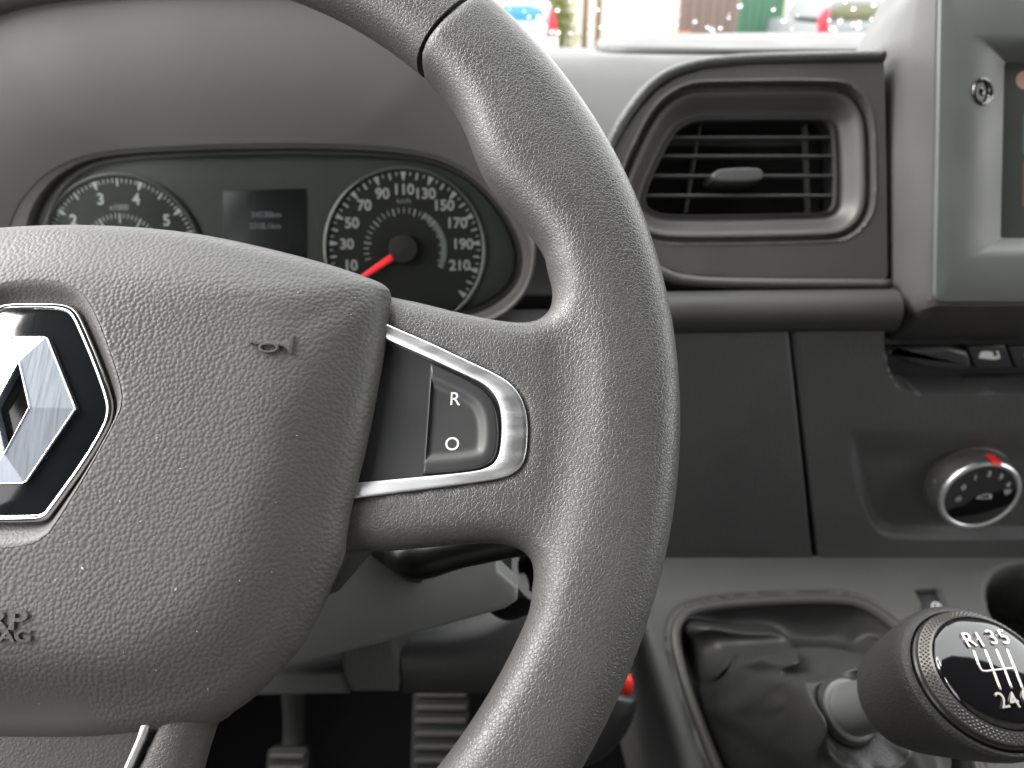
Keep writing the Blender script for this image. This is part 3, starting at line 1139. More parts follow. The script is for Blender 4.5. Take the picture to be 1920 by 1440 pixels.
# ================================================================== gear lever
capC = at(1862, 1257, 285)
aN = cam2cab(.09, .69, -.72); aN /= np.linalg.norm(aN)
colC = at(1646, 1318, 345)
bN = cam2cab(.288, .507, -.813); bN /= np.linalg.norm(bN)
QF = Frame(capC, N=aN, Uh=(1, 0, 0))
lev = thing('gear_lever', QF, 'black gear lever knob with silver shift pattern above a gathered boot', 'gear lever')
def circ(c, n, r, m=72):
    f = Frame(c, N=n, Uh=(1, 0, 0))
    t = np.linspace(0, 2 * math.pi, m, endpoint=False)
    return np.array([f.pos(r * math.cos(q), r * math.sin(q), 0) for q in t])
def spine(s):
    # from the collar end (0) to the cap end (1)
    c = colC + (capC - aN * 6 - colC) * s
    ctrl = colC + bN * 42
    c = (1 - s) ** 2 * (colC + bN * 7) + 2 * s * (1 - s) * ctrl + s * s * (capC - aN * 6.5)
    n = bN * (1 - s) + aN * s
    return c, n / np.linalg.norm(n)
prof_k = [(0, 11.0), (.02, 15.5), (.05, 18.2), (.10, 20.6), (.2, 23.0), (.36, 25.4), (.55, 27.6), (.75, 29.3), (.88, 29.9), (.96, 29.3), (1.0, 28.0), (1.0, 26.6)]
rings = [QF.loc(circ(*spine(s), r)) for s, r in prof_k]
# resample the profile smoothly
pk = np.array(prof_k)
rings = []
for s in np.r_[np.linspace(0, .1, 8), np.linspace(.12, .9, 20), np.linspace(.92, 1, 7)]:
    rr = np.interp(s, pk[:-1, 0], pk[:-1, 1])
    rings.append(QF.loc(circ(*spine(s), rr)))
rings.append(QF.loc(circ(*spine(1.0), 26.9)))
rings.append(QF.loc(circ(spine(1.0)[0] - aN * 3, aN, 26.8)))
mesh('knob_grip', *ringloft(rings), M['knob'], lev, sharp=50)
th = np.linspace(0, 2 * math.pi, 72, endpoint=False)
mesh('black_band', *lathe([(26.2, -9.5), (26.2, -5.6), (25.6, -5.0), (24.8, -5.0), (24.8, -9)], 96), M['stalk'], lev)
kr = mesh('knurled_ring', *lathe([(25.4, -6), (25.3, -3.4), (21.6, -.6), (21.4, -3)], 96), M['knurl'], lev)
T = []
for j, (rr, ww) in enumerate(((24.7, -2.95), (24.0, -2.42), (23.3, -1.9), (22.6, -1.37))):
    m = 84
    for i in range(m):
        t = 2 * math.pi * (i + .5 * (j % 2)) / m
        e1 = np.array([-math.sin(t), math.cos(t), 0])
        e2 = np.array([-math.cos(t) * .795, -math.sin(t) * .795, .606])
        e3 = np.array([math.cos(t) * .606, math.sin(t) * .606, .795])
        c = np.array([rr * math.cos(t), rr * math.sin(t), ww])
        k = .62
        T.append(([c - e1 * k - e2 * .02, c + e2 * k, c + e1 * k, c - e2 * k, c + e3 * .42], [(0, 1, 4), (1, 2, 4), (2, 3, 4), (3, 0, 4)]))
V, F = join([(np.array(a), b) for a, b in T])
o = mesh('knurl_points', V, F, M['knurl'], kr, smooth=False)
o['kind'] = 'stuff'
cap = mesh('cap', *lathe([(21.5, -3), (21.5, -.6), (21.0, .5), (19.4, 1.5), (16, 2.4), (10, 3.0), (.01, 3.3)], 96), M['piano'], lev, sharp=None)
def cap_w(u, v):
    r_ = math.hypot(u, v)
    return float(np.interp(r_, [0, 10, 16, 19.4, 21], [3.3, 3.0, 2.4, 1.5, .5])) + .05
for s, px, py in (('R', 1816, 1202), ('1', 1836, 1202), ('3', 1859, 1197), ('5', 1882, 1196), ('2', 1879, 1315), ('4', 1900, 1315), ('6', 1924, 1310)):
    u, v = QF.pix(px, py, 3)
    d0, d1 = QF.pix(1816, 1204, 3), QF.pix(1882, 1196, 3)
    text('numeral', s, 5.6, u, v, cap_w(u, v) + .25, M['engrave'], cap, rot=math.atan2(d1[1] - d0[1], d1[0] - d0[0]), ext=.5, bold=.02, sx=.95)
for k, path in enumerate(([(1824, 1216), (1836, 1250), (1842, 1259), (1850, 1259), (1905, 1252)], [(1846, 1216), (1876, 1294)], [(1867, 1215), (1897, 1291)], [(1887, 1214), (1919, 1295)])):
    P = resample(QF.pts(path, 3), 14, closed=False)
    P3 = np.array([(u, v, cap_w(u, v)) for u, v in P])
    mesh('shift_line', *tube(P3, .42, 8, flat=.5), M['engrave'], cap, sharp=None)
# collar
CF = Frame(colC, N=bN, Uh=(1, 0, 0))
def in_lev(V, f):
    return QF.loc(np.array([f.pos(*p) for p in V]))
V, F = lathe([(13.0, -21), (13.9, -20.5), (13.9, -18), (13.0, -17.4), (11.8, -17.2), (11.6, -14), (11.0, 2), (10.8, 9)], 64)
mesh('collar', in_lev(V, CF), F, M['collar'], lev, sharp=40)
V, F = lathe([(13.6, -24), (15.4, -23.4), (15.8, -21.5), (14.8, -20), (13.6, -19.6)], 64)
mesh('collar_ring', in_lev(V, CF), F, M['rubber'], lev, sharp=None)

# ---- boot: gathered skin between the frame and the collar, with its folds laid along the creases
na, nb = 300, 110
outer = resample(np.array([GF.pos(u, v, -3) for u, v in offset(ccw(ringp), -4)]), na)
inner_c = colC - bN * 23
inner = circ(inner_c, bN, 15.0, na)
g = GF.loc(outer); g_in = GF.loc(inner)
co, ci = g[:, :2].mean(0), g_in[:, :2].mean(0)
ao = np.arctan2(g[:, 1] - co[1], g[:, 0] - co[0])
ai = np.arctan2(g_in[:, 1] - ci[1], g_in[:, 0] - ci[0])
o_ = np.argsort(ai)
aa = np.r_[ai[o_] - 2 * math.pi, ai[o_], ai[o_] + 2 * math.pi]
inner = np.stack([np.interp(ao, aa, np.tile(inner[o_][:, k], 3)) for k in range(3)], 1)
S = np.linspace(0, 1, nb)[:, None, None]
e_ = S ** 1.15
X = outer[None] * (1 - e_) + inner[None] * e_
base_h = -34 * np.sin(np.clip(S / .62, 0, 1) * math.pi) - 12 * np.sin(S * math.pi) ** 2
X = X + base_h * GF.N
q = GF.loc(X.reshape(-1, 3))
def polyd(P, uvq):
    P = np.asarray(P, float)
    best = np.full(len(uvq), 1e9)
    for a, b in zip(P[:-1], P[1:]):
        e = b - a
        t = np.clip(((uvq - a) @ e) / (e @ e), 0, 1)
        best = np.minimum(best, np.linalg.norm(uvq - a - t[:, None] * e, axis=1))
    return best
flaps = [  # outline of each gathered flap on the photo, its height and the softness of its edge (mm)
    ([(1437, 1258), (1388, 1300), (1328, 1336), (1392, 1374), (1462, 1428), (1560, 1540), (1760, 1540), (1760, 1260), (1580, 1272), (1490, 1268)], 12, 4.0),
    ([(1272, 1160), (1360, 1184), (1440, 1182), (1466, 1210), (1464, 1248), (1437, 1256), (1398, 1246), (1362, 1228), (1330, 1290), (1300, 1230)], 15, 3.2),
    ([(1555, 1262), (1600, 1225), (1632, 1198), (1650, 1215), (1640, 1275)], 13, 3.5),
    ([(1282, 1180), (1322, 1215), (1338, 1262), (1318, 1292), (1288, 1240)], -7, 5.0),
    ([(1470, 1320), (1520, 1290), (1545, 1330), (1520, 1385), (1470, 1400)], 5, 9.0),
    ([(1400, 1330), (1440, 1300), (1450, 1360), (1420, 1372)], 4, 6.0)]
creases = [([(1455, 1245), (1400, 1292), (1336, 1332)], 5, 3.0),
           ([(1290, 1172), (1370, 1187), (1440, 1184), (1462, 1212), (1462, 1246)], 5, 3.2),
           ([(1500, 1440), (1478, 1390), (1500, 1340)], 5, 5.0),
           ([(1560, 1400), (1530, 1360), (1545, 1310)], -5, 5.0),
           ([(1350, 1335), (1400, 1345), (1440, 1330)], -4, 5.0)]
hh_ = np.zeros(len(q))
XP = X.reshape(-1, 3)                                    # the folds were drawn over the photo: find them on the bare skin
zc = XP[:, 1] * cP - XP[:, 2] * sP
qx = np.column_stack([960 + FPX * XP[:, 0] / zc, 720 - FPX * (XP[:, 1] * sP + XP[:, 2] * cP) / zc])
mmpx = 3.6
for P, H, wd in flaps:
    hh_ += 1.75 * H * sstep(wd * .9, -wd * .9, sdf(chaikin(P, 2), qx[:, 0], qx[:, 1]) / mmpx)
for P, H, wd in creases:
    d = polyd(chaikin(P, 2, closed=False), qx) / mmpx
    hh_ += 1.6 * H * np.exp(-(np.sqrt(d * d + .4) / wd) ** 1.5)
ph = rng.uniform(0, 6.28, 12)
sa = np.tile(ao[None, :], (nb, 1)).ravel()
sv = np.repeat(np.linspace(0, 1, nb), na)
for k in range(4):
    hh_ += (1.5 - .3 * k) * np.sin((5 + 4 * k) * sa + ph[k] + 4 * np.sin(3 * sv + ph[k + 4])) * np.sin(math.pi * sv) ** 1.3
pin = np.clip(np.sin(math.pi * np.clip(sv, 0, 1)) * 2.6, 0, 1)
X = X + (hh_ * pin).reshape(nb, na, 1) * (GF.N * .55 + np.array([0, -.5, .25]))
for _ in range(4):
    X[1:-1] = .6 * X[1:-1] + .1 * (X[:-2] + X[2:] + np.roll(X, 1, 1)[1:-1] + np.roll(X, -1, 1)[1:-1])
V = QF.loc(X.reshape(-1, 3))
F = [(j * na + i, j * na + (i + 1) % na, (j + 1) * na + (i + 1) % na, (j + 1) * na + i) for j in range(nb - 1) for i in range(na)]
boot = mesh('boot', V, F, M['boot'], lev, sharp=None)

# ================================================================== steering wheel
WF = Frame(at(101.83, 733.62, 238.35), PITCH + 13.73)
wheel = thing('steering_wheel', WF, 'grained dark grey steering wheel with chrome spoke trim and large airbag cover', 'steering wheel')
h = 1.5
ax = np.arange(-198, 198.1, h)
az = np.arange(-27, 26.1, h)
gx, gy = np.meshgrid(ax, ax, indexing='ij')
rho = np.hypot(gx, gy)
the = np.degrees(np.arctan2(gy, np.abs(gx)))
# inner edge of the rim: thumb swelling near 29 degrees
r_in = 160.0 - 3.0 * sstep(20, 60, the) - 8.8 * np.exp(-((the - 28.5) / 9.0) ** 2) + 1.5 * sstep(-20, -60, the)
r_out = 192.0
rc, hw = (r_in + r_out) / 2, (r_out - r_in) / 2
spoke = [(166, 52), (158, 47), (154.7, 40.5), (155.9, 35.1), (155.1, 29.7), (152.9, 25.4), (149, 22.5), (144.4, 21.7), (135.5, 23.1), (124.2, 26.1),
         (112.8, 29.7), (103.2, 32.3), (60, 44), (-5, 44), (-5, -60), (60, -56), (92.1, -48.4), (105.5, -48), (121.2, -46.6), (131.7, -45.8), (139, -46.1),
         (144.2, -48), (147.3, -50.7), (149, -54.8), (148.8, -58.7), (152, -66), (166, -62)]
trimo_px = [(690, 585), (735, 608), (800, 638), (870, 674), (930, 704), (958, 722), (977, 747), (987, 775), (990, 805), (988, 850), (980, 876), (962, 892), (935, 900), (900, 905), (800, 917), (665, 932), (600, 940)]
trimi_px = [(690, 615), (730, 637), (800, 670), (870, 705), (905, 722), (925, 740), (937, 765), (941, 800), (938, 845), (930, 868), (912, 880), (880, 886), (800, 892), (675, 901), (610, 906)]
sp2 = sdf(spoke, np.abs(gx), gy)
low = [(70, -80), (60, -95), (57.0, -95.7), (54.4, -106.6), (53, -118), (54, -135), (60, -148), (75, -158), (75, -175), (-5, -175), (-5, -60), (70, -60)]
sp3 = sdf(low, np.abs(gx), gy)
trimo = np.array(WF.pts(trimo_px, 5.5))
trimi = np.array(WF.pts(trimi_px, 5.5))
tr2 = sdf(np.vstack([trimo, [(70, -36), (70, 26)]]), np.abs(gx), gy)
lowpit = [(0, -90), (47, -90), (33, -140), (0, -140)]
lp2 = sdf([(-5, -80), (46, -80), (43.5, -97), (30, -128), (-5, -128)], np.abs(gx), gy)
def dish(u):
    return -8.5 * np.clip((150 - np.abs(u)) / 60, 0, 1) ** 1.2
zd = dish(gx)
vol = np.empty((len(ax), len(ax), len(az)), np.float32)
def smin(a, b, k):
    hh = np.clip(.5 + .5 * (b - a) / k, 0, 1)
    return b + (a - b) * hh - k * hh * (1 - hh)
for k, z in enumerate(az):
    p = np.abs((rho - rc) / hw)
    q = abs(z) / 14.5
    n = 2.8
    rim_d = ((p ** n + q ** n) ** (1 / n) - 1) * 13.5
    # the grips end where the plain upper rim begins
    cut = (the - 46.2) * math.pi / 180 * 174
    rim_d = -smin(-rim_d, -cut, 2.4)
    def plate(d2, half, r, z0):
        a = np.maximum(d2 + r, 0)
        b = np.maximum(np.abs(z - z0) - half + r, 0)
        return np.hypot(a, b) - r + np.minimum(np.maximum(d2 + r, np.abs(z - z0) - half + r), 0)
    s_d = plate(sp2, 9.5, 8.5, -.5 + zd)
    l_d = plate(sp3, 9.5, 8.0, -4.0)
    d = smin(smin(rim_d, s_d, 7.0), l_d, 6.0)
    pit = np.maximum(tr2 + .6, 5.2 + zd - z)
    d = np.maximum(d, -pit)
    pit = np.maximum(lp2, 1.5 - z)
    d = np.maximum(d, -pit)
    vol[:, :, k] = d
V, F = surface_nets(vol, (ax[0], ax[0], az[0]), h)
V = laplacian(V, F, 5, .5)
rim = mesh('rim', V, F, M['rim'], wheel, sharp=None)
# plain upper arc of the rim, a little slimmer, with its mould seam
rings = []
for t in np.linspace(46.42, 133.58, 130):
    a = R(t)
    c = np.array([math.cos(a), math.sin(a)])
    ring = []
    for q in np.linspace(0, 2 * math.pi, 48, endpoint=False):
        cu, cw = math.cos(q), math.sin(q)
        ex = 2 / 2.2
        du = 16.9 * math.copysign(abs(cu) ** ex, cu)
        dw = 14.0 * math.copysign(abs(cw) ** ex, cw)
        ring.append((c[0] * (174.3 + du), c[1] * (174.3 + du), dw))
    rings.append(np.array(ring))
mesh('upper_rim', *ringloft(rings, cap0=True, cap1=True), M['rim'], wheel, sharp=60)
core = [(math.cos(R(t)) * 174.5, math.sin(R(t)) * 174.5, 0) for t in np.linspace(40, 140, 60)]
mesh('rim_core', *tube(core, 13.0, 20), M['hub'], wheel, sharp=None)
seam = [(math.cos(R(t)) * 159.3, math.sin(R(t)) * 159.3, 5.6) for t in np.linspace(47, 133, 80)]
mesh('mould_seam', *tube(seam, .55, 8), M['rim'], wheel, sharp=None)

from mathutils.bvhtree import BVHTree
def lay(o, onto, gap):
    """drop flat lettering on the surface of another part of the same thing"""
    me = onto.data
    bvh = BVHTree.FromPolygons([v.co for v in me.vertices], [p.vertices for p in me.polygons])
    c, sn = math.cos(o.rotation_euler.z), math.sin(o.rotation_euler.z)
    for v in o.data.vertices:
        x, y = v.co.x * o.scale.x, v.co.y
        X_, Y_ = c * x - sn * y + o.location.x, sn * x + c * y + o.location.y
        hit = bvh.ray_cast(Vector((X_, Y_, .08)), Vector((0, 0, -1)))
        z = (hit[0].z if hit[0] else 0) + gap * .001 + v.co.z
        v.co = (X_, Y_, z)
    o.location = (0, 0, 0)
    o.rotation_euler = (0, 0, 0)
    o.scale = (1, 1, 1)
    return o


# ---- switch inset on the right spoke (the left one mirrors it)
def spoke_inset(sgn):
    def m(P):
        P = np.asarray(P, float).copy()
        P[:, 0] *= sgn
        return P
    n = 90
    to = resample(chaikin(trimo, 1, closed=False), n, closed=False)
    ti = resample(chaikin(trimi, 2, closed=False), n, closed=False)
    rows = []
    for s, w in ((0, 4.5), (0, 8.9), (.02, 9.4), (.05, 9.6), (.2, 9.66), (.5, 9.7), (.9, 9.72), (.97, 9.5), (1, 8.6), (1, 4.6)):
        rows.append(lift(m(to + (ti - to) * s), w))
    V, F = ringloft(rows, closed=False)
    V[:, 2] += dish(V[:, 0])
    mesh('spoke_trim', V, F, M['satin'], wheel, sharp=60)
    base = np.vstack([ti, [(70, -30), (70, 22)]])
    base = resample(ccw(base), 160)
    V, F = ringloft([lift(m(base), 3.5), lift(m(base), 6.4)] + [lift(m(base + (base.mean(0) - base) * q), 6.6) for q in np.linspace(.01, .98, 24)], cap1=True)
    V[:, 2] += dish(V[:, 0])
    mesh('switch_panel', V, F, M['switch'], wheel)
    if sgn > 0:
        bp = WF.pts([(806, 679), (868, 709), (903, 729), (923, 752), (934, 785), (935, 835), (926, 864), (905, 878), (860, 884), (791, 888)], 5.5)
        bp = ccw(np.vstack([bp[:1], chaikin(bp[1:-1], 2, closed=False), bp[-1:]]))
        bp = resample(bp, 120)
        c = bp.mean(0) + (-3, 0)
        bpx = bp.copy()
        bpx[:, 0] = np.where(bp[:, 0] < 117, bp[:, 0] - 30, bp[:, 0])
        bpx[:, 1] = np.where(bp[:, 0] < 117, np.where(bp[:, 1] > -8, bp[:, 1].max() + 12, bp[:, 1].min() - 2), bp[:, 1])
        # dished button: proud edge on the right, sunk towards the middle
        rings = [lift(bp, 4), lift(bp, 8.3)]
        for b in (.15, .35, .6):
            rings.append(lift(offset(bp, -b), 8.3 + .5 * math.sin(min(1, b / .6) * math.pi / 2)))
        for s in np.linspace(.04, 1, 22)[:-1]:
            Q = offset(bp, -.6) + (c - offset(bp, -.6)) * s
            dd = -sdf(bpx, Q[:, 0], Q[:, 1])
            w = 8.8 + .25 * sstep(.6, 2.6, dd) - 1.35 * sstep(3.0, 6.4, dd)
            rings.append(lift(Q, w))
        V, F = ringloft(rings, cap1=True)
        V[:, 2] += dish(V[:, 0])
        bt_ = mesh('speed_button', V, F, M['button'], wheel, sharp=40)
        for s, px, py in (('R', 853, 750), ('O', 848, 834)):
            u, v = WF.pix(px, py, 4.0)
            lay(text('letter', s, 3.9, u, v, 0, M['white'], bt_, rot=R(-3), ext=.03, bold=.02), bt_, .06)
spoke_inset(1)
spoke_inset(-1)

# ---- lower spoke insert with two chrome strips
ins = [(-44, -80), (44, -80), (40.5, -98), (31, -124), (-31, -124), (-40.5, -98)]
mesh('spoke_insert', *slab(ins, 0, 4.4, 1.0), M['pad_smooth'], wheel)
for sg in (1, -1):
    P = np.array([(40.6, -92), (43.2, -92), (41.6, -98), (31.0, -127), (28.6, -127), (39.2, -98)])
    P[:, 0] *= sg
    mesh('spoke_strip', *slab(P, 0, 6.0, .8), M['satin'], wheel)

# ---- airbag cover
pad_px = [(100, 423), (200, 424), (300, 430), (400, 443), (500, 465), (600, 490), (680, 515), (712, 527), (728, 538), (734, 555), (731, 600), (715, 700), (690, 830), (665, 930), (651, 1000),
          (647, 1045), (620, 1100), (600, 1150), (570, 1210), (520, 1265), (480, 1305), (440, 1335), (390, 1358), (330, 1370), (290, 1374), (240, 1386), (150, 1394), (60, 1397)]
we = 2.0
pr = np.array([WF.pix(a, b, we) for a, b in pad_px])
pr[0] = (0, pr[0][1]); pr[-1] = (0, pr[-1][1])
padP = np.vstack([pr, (pr[1:-1] * (-1, 1))[::-1]])
padP = chaikin(padP, 1)
cen = np.array([0, -24.0])
nth = 420
bd = radial(padP, cen, np.linspace(0, 2 * math.pi, nth, endpoint=False))
rec_px = [(-40, 536), (105, 532), (145, 543), (172, 568), (200, 628), (232, 718), (238, 760), (222, 800), (175, 885), (128, 962), (95, 1010), (45, 1026), (0, 1027)]
WE = 15.0
def sym(px, w, it=1):
    q = np.array(WF.pts(px, w))
    q = q[q[:, 0] > .5]
    P = np.vstack([q, (q * (-1, 1))[::-1]])
    return ccw(chaikin(P, it) if it else P)
recP = sym(rec_px, WE)
padL = resample(padP, 60)


def soft_d(U, Vv):
    """distance to the edge, averaged so that the bevels run into each other without mitres"""
    d = np.maximum(-sdf(padP, U, Vv), 0)
    acc, n_ = d * 1.0, 1
    for rr_, m_ in ((.5, 6), (.95, 10)):
        for k in range(m_):
            a_ = 2 * math.pi * k / m_
            rad_ = np.minimum(d, 24) * rr_
            acc = acc + np.maximum(-sdf(padL, U + rad_ * math.cos(a_), Vv + rad_ * math.sin(a_)), 0)
            n_ += 1
    return acc / n_


def cushion(U, Vv):
    d = soft_d(U, Vv)
    x_ = d / 21.0
    t = -.14 * np.logaddexp(-x_ / .14, -1 / .14)                    # bevel with a soft crease 23 mm in
    c = t
    e = np.clip(d / 7.0, 0, 1)
    edge_ = np.sqrt(1 - (1 - e) ** 2)
    w = 2.0 + 4.6 * edge_ + 9.6 * t
    w += 2.2 * (1 - ((U / 105) ** 2 + ((Vv + 24) / 75) ** 2))
    # scoop at the foot of the cover
    w -= 3.5 * np.exp(-((np.abs(U) - 0) / 42) ** 2 - ((Vv + 90) / 12) ** 2)
    dr_ = sdf(recP, U, Vv)
    w -= 4.6 * sstep(.4, -3.0, dr_)
    return w
rings = []
ss = np.r_[np.linspace(.004, .8, 90), 1 - (1 - np.linspace(.0, 1, 40)) ** 2 * .19]
for s in ss:
    Q = cen + (bd - cen) * s
    rings.append(lift(Q, cushion(Q[:, 0], Q[:, 1])))
for dw in (2, 8, 26):
    rings.append(lift(bd + (cen - bd) * .004 * dw / 2, 2.0 - dw))
V, F = ringloft(rings, cap0=True)
pad = mesh('airbag_cover', V, F, M['pad'], wheel, sharp=70)
def cw(u, v):
    return float(cushion(np.array([float(u)]), np.array([float(v)]))[0])
# embossed horn
hu, hv = WF.pix(510, 648, 16)
hw_ = cw(hu, hv)
hf = Frame(WF.pos(hu, hv, hw_), 0)
horn = bpy.data.objects.new('horn_symbol', None)
s1 = [(-5.9, 1.5), (-5.0, 1.2), (-3.5, .95), (0, .85), (3.0, .95), (4.6, 1.5), (5.4, 2.4), (6.0, 2.4), (6.0, -2.0), (5.4, -2.0), (4.7, -1.0), (3.4, -.3), (0, -.15), (-4.2, -.1), (-5.2, .2), (-5.9, .1)]
lp_ = np.array([(-.6 + 2.9 * math.cos(t), -.75 + 1.25 * math.sin(t)) for t in np.linspace(0, 2 * math.pi, 40, endpoint=False)])
V1, F1 = slab(s1, -2, .45, .12, 2)
V2, F2 = frame_ring(lp_, (lp_ - (-.6, -.75)) * (.74, .6) + (-.6, -.75), -2, .5, .15, 2)
V, F = join([(V1, F1), (V2, F2)])
# lie on the sloping cover
def drape(V, u0, v0, lift_=.0):
    V = np.array(V, float)
    out = V.copy()
    out[:, 0] += u0; out[:, 1] += v0
    out[:, 2] += cushion(out[:, 0], out[:, 1]) + lift_
    return out
V[:, 1] *= 1.3
mesh('horn_symbol', drape(V, hu, hv, .35), F, M['pad_smooth'], pad, sharp=40)
bpy.data.objects.remove(horn)
# raised lettering SRP / AIRBAG
def letters(s, size, px_r, py, bold, sx):
    o = text('airbag_lettering', s, size, 0, 0, 0, M['pad_smooth'], None, ext=.3, bold=bold)
    me = o.data
    co = np.array([v.co for v in me.vertices]) * 1000
    co[:, 0] *= sx
    u1, v1 = WF.pix(px_r, py, 15)
    co[:, 0] -= co[:, 0].max()
    co = drape(co, u1, v1, .42)
    for v, c in zip(me.vertices, co):
        v.co = c * .001
    o.parent = pad
    return o
letters('SRP', 4.8, 64, 1163, .16, 1.45)
letters('AIRBAG', 2.9, 69, 1192, .12, 1.5)

# ---- emblem, in a smooth sloping surround
emo = [(-40, 570), (100, 569), (128, 572), (145, 582), (158, 605), (190, 680), (213, 745), (216, 772), (208, 803), (170, 868), (100, 965), (90, 975), (70, 980), (0, 983)]
eo = sym(emo, WE)
ec = np.array([0, (eo[:, 1].max() + eo[:, 1].min()) / 2])
eo = resample(eo, 200)
pw = cw(0, ec[1]) + .6
ra_, rb_ = match(offset(recP, .3), offset(ccw(eo), -.6), ec, 200)
rows_ = []
for s_ in np.linspace(0, 1, 12):
    Q = ra_ + (rb_ - ra_) * s_
    top_ = cushion(ra_[:, 0] * 1.02, ra_[:, 1] + (ra_[:, 1] - ec[1]) * .02)
    rows_.append(lift(Q, top_ * (1 - sstep(0, 1, s_)) + (pw - .4) * sstep(0, 1, s_) + .12))
mesh('emblem_surround', *ringloft(rows_), M['pad_smooth'], pad, sharp=None)
emb = mesh('emblem', *slab(offset(eo, -1.6), pw - 3, pw + 1.4, .2, 2), M['gloss_black'], pad)
EM = emb
emb.parent = wheel
mesh('emblem_rim', *frame_ring(eo, offset(ccw(eo), -2.2), pw - 3, pw + 2.0, .95, 5), M['chrome'], emb, sharp=50)
q = WF.pts([(88, 632), (138, 766), (46, 905)], pw + 3)
tx, ty = 5.6, q[0][1]
rx, ry = q[1][0], (q[0][1] + q[2][1]) / 2
by = q[2][1]
dia = np.array([(-tx, ty), (tx, ty), (rx, ry), (tx, by), (-tx, by), (-rx, ry)])
q2 = WF.pts([(40, 680), (62, 757)], pw + 3)
ix, iy = max(q2[1][0], 4.5), q2[0][1]
inner_d = np.array([(-.01, iy), (.01, iy), (ix, ry), (.01, 2 * ry - iy), (-.01, 2 * ry - iy), (-ix, ry)])
o6, i6 = dia, inner_d
def d3(P, w):
    return lift(P, w)
wz = pw + 1.4
# bevelled band: outer wall, sloping facets with ridges at the corners, inner wall
mid6 = (o6 + i6) / 2
Vd = np.vstack([d3(o6, wz - .2), d3(o6 * 1.0, wz + 1.2), d3(i6, wz + 3.0), d3(i6, wz - .2)])
Fd = []
for r_ in range(3):
    for i in range(6):
        j = (i + 1) % 6
        Fd.append((r_ * 6 + i, r_ * 6 + j, (r_ + 1) * 6 + j, (r_ + 1) * 6 + i))
mesh('emblem_diamond', Vd, Fd, M['diamond'], emb, sharp=5)
mesh('diamond_edge', *tube(lift(resample(offset(ccw(dia), .15), 96), wz + 1.05), .28, 8, closed=True), M['chrome'], emb, sharp=None)
ii = np.array([(0, iy), (-ix, ry), (0, 2 * ry - iy), (ix, ry)])
mesh('diamond_edge', *tube(lift(resample(ii, 96), wz + 2.95), .28, 8, closed=True), M['chrome'], emb, sharp=None)
# hub behind
mesh('hub_housing', *slab(chaikin([(-85, -75), (85, -75), (92, 0), (70, 40), (-70, 40), (-92, 0)], 2), -70, -2, 14, 4), M['hub'], wheel)

# ================================================================== steering column cover, stalk, lower dash pieces
SHW = -95
SHF = Frame(WF.pos(0, 0, SHW), PITCH + 13.73 - 6)
col = thing('column_cover', SHF, 'smooth grey steering column cover below the spoke', 'column cover')
sh_px = [(930, 1000), (936, 1070), (972, 1100), (970, 1126), (946, 1142), (760, 1194), (572, 1243), (300, 1318), (200, 1318), (200, 1000)]
V, F = slab(SHF.pts(sh_px), -110, 0, 2.2, 4)
mesh('cover_shell', V, F, M['shroud'], col, sharp=55)
sf = SHF
def at3(px, py, w):
    u, v = SHF.pix(px, py, w)
    return (u, v, w)
stk = thing('wiper_stalk', SHF, 'glossy black stalk tucked behind the right spoke', 'stalk')
P = chaikin([at3(740, 1020, -5), at3(762, 1046, 8), at3(790, 1056, 12), at3(850, 1040, 16), at3(960, 1014, 22), at3(1100, 985, 28)], 2, closed=False)
mesh('stalk_arm', *tube(P, np.interp(np.linspace(0, 1, len(P)), [0, .3, .6, 1], [9, 8, 6.0, 7.5]), 16, flat=.8), M['stalk'], stk, sharp=None)
P = chaikin([at3(690, 1010, -6), at3(745, 1045, 2), at3(770, 1066, 2), at3(790, 1068, 0)], 2, closed=False)
mesh('stalk_collar', *tube(P, 5.5, 14), M['stalk'], stk, sharp=None)
V, F = lathe([(17, -30), (17, -2), (15.5, 0), (12, 0), (11, -3), (11, -25)], 40)
lk = np.array([SHF.pix(1010, 1070, -50)[0], SHF.pix(1010, 1070, -50)[1], -50])
o = mesh('ignition_lock', V, F, M['stalk'], col, sharp=40)
o.location = tuple(lk * .001)
o.rotation_euler = (R(-20), R(35), 0)

KNF = Frame(at(700, 1260, 430), 12)
knee = thing('knee_guard', KNF, 'dark lower dash pieces under the steering column', 'trim')
V, F = slab(KNF.pts([(100, 1268), (640, 1262), (655, 1306), (100, 1318)]), -60, 0, 4.5, 5)
mesh('ledge_bar', V, F, M['dash_mid'], knee, sharp=None)
V, F = slab(KNF.pts([(633, 1190), (738, 1180), (748, 1240), (746, 1302), (660, 1302), (642, 1270)], 14), -60, 14, 4, 4)
mesh('column_bracket', V, F, M['dash_dark'], knee)
# right block: lit sloping top and dark front
q0 = np.array([KNF.pos(*KNF.pix(a, b, w), w) for a, b, w in [(752, 1224, 10), (830, 1225, 10), (900, 1218, 10), (950, 1200, 10), (1010, 1150, 6), (1100, 1120, 0)]])
q1 = np.array([KNF.pos(*KNF.pix(a, b, w), w) for a, b, w in [(750, 1172, -70), (830, 1160, -70), (900, 1140, -70), (950, 1120, -70), (1010, 1080, -74), (1100, 1060, -80)]])
q2_ = np.array([KNF.pos(*KNF.pix(a, b, w), w) for a, b, w in [(756, 1300, 4), (830, 1300, 4), (900, 1300, 4), (950, 1296, 4), (1010, 1290, 0), (1100, 1280, -6)]])
q3_ = q2_ + np.array([0, 90, 5])
rr_ = [chaikin(q, 2, closed=False) for q in (q1, q0, q2_, q3_)]
rows = [rr_[0], rr_[0] * .5 + rr_[1] * .5, rr_[0] * .06 + rr_[1] * .94, rr_[1] * .9 + rr_[2] * .1 + np.array([0, -1.5, 0]), rr_[1] * .5 + rr_[2] * .5, rr_[2], rr_[3]]
V, F = ringloft(rows, closed=False)
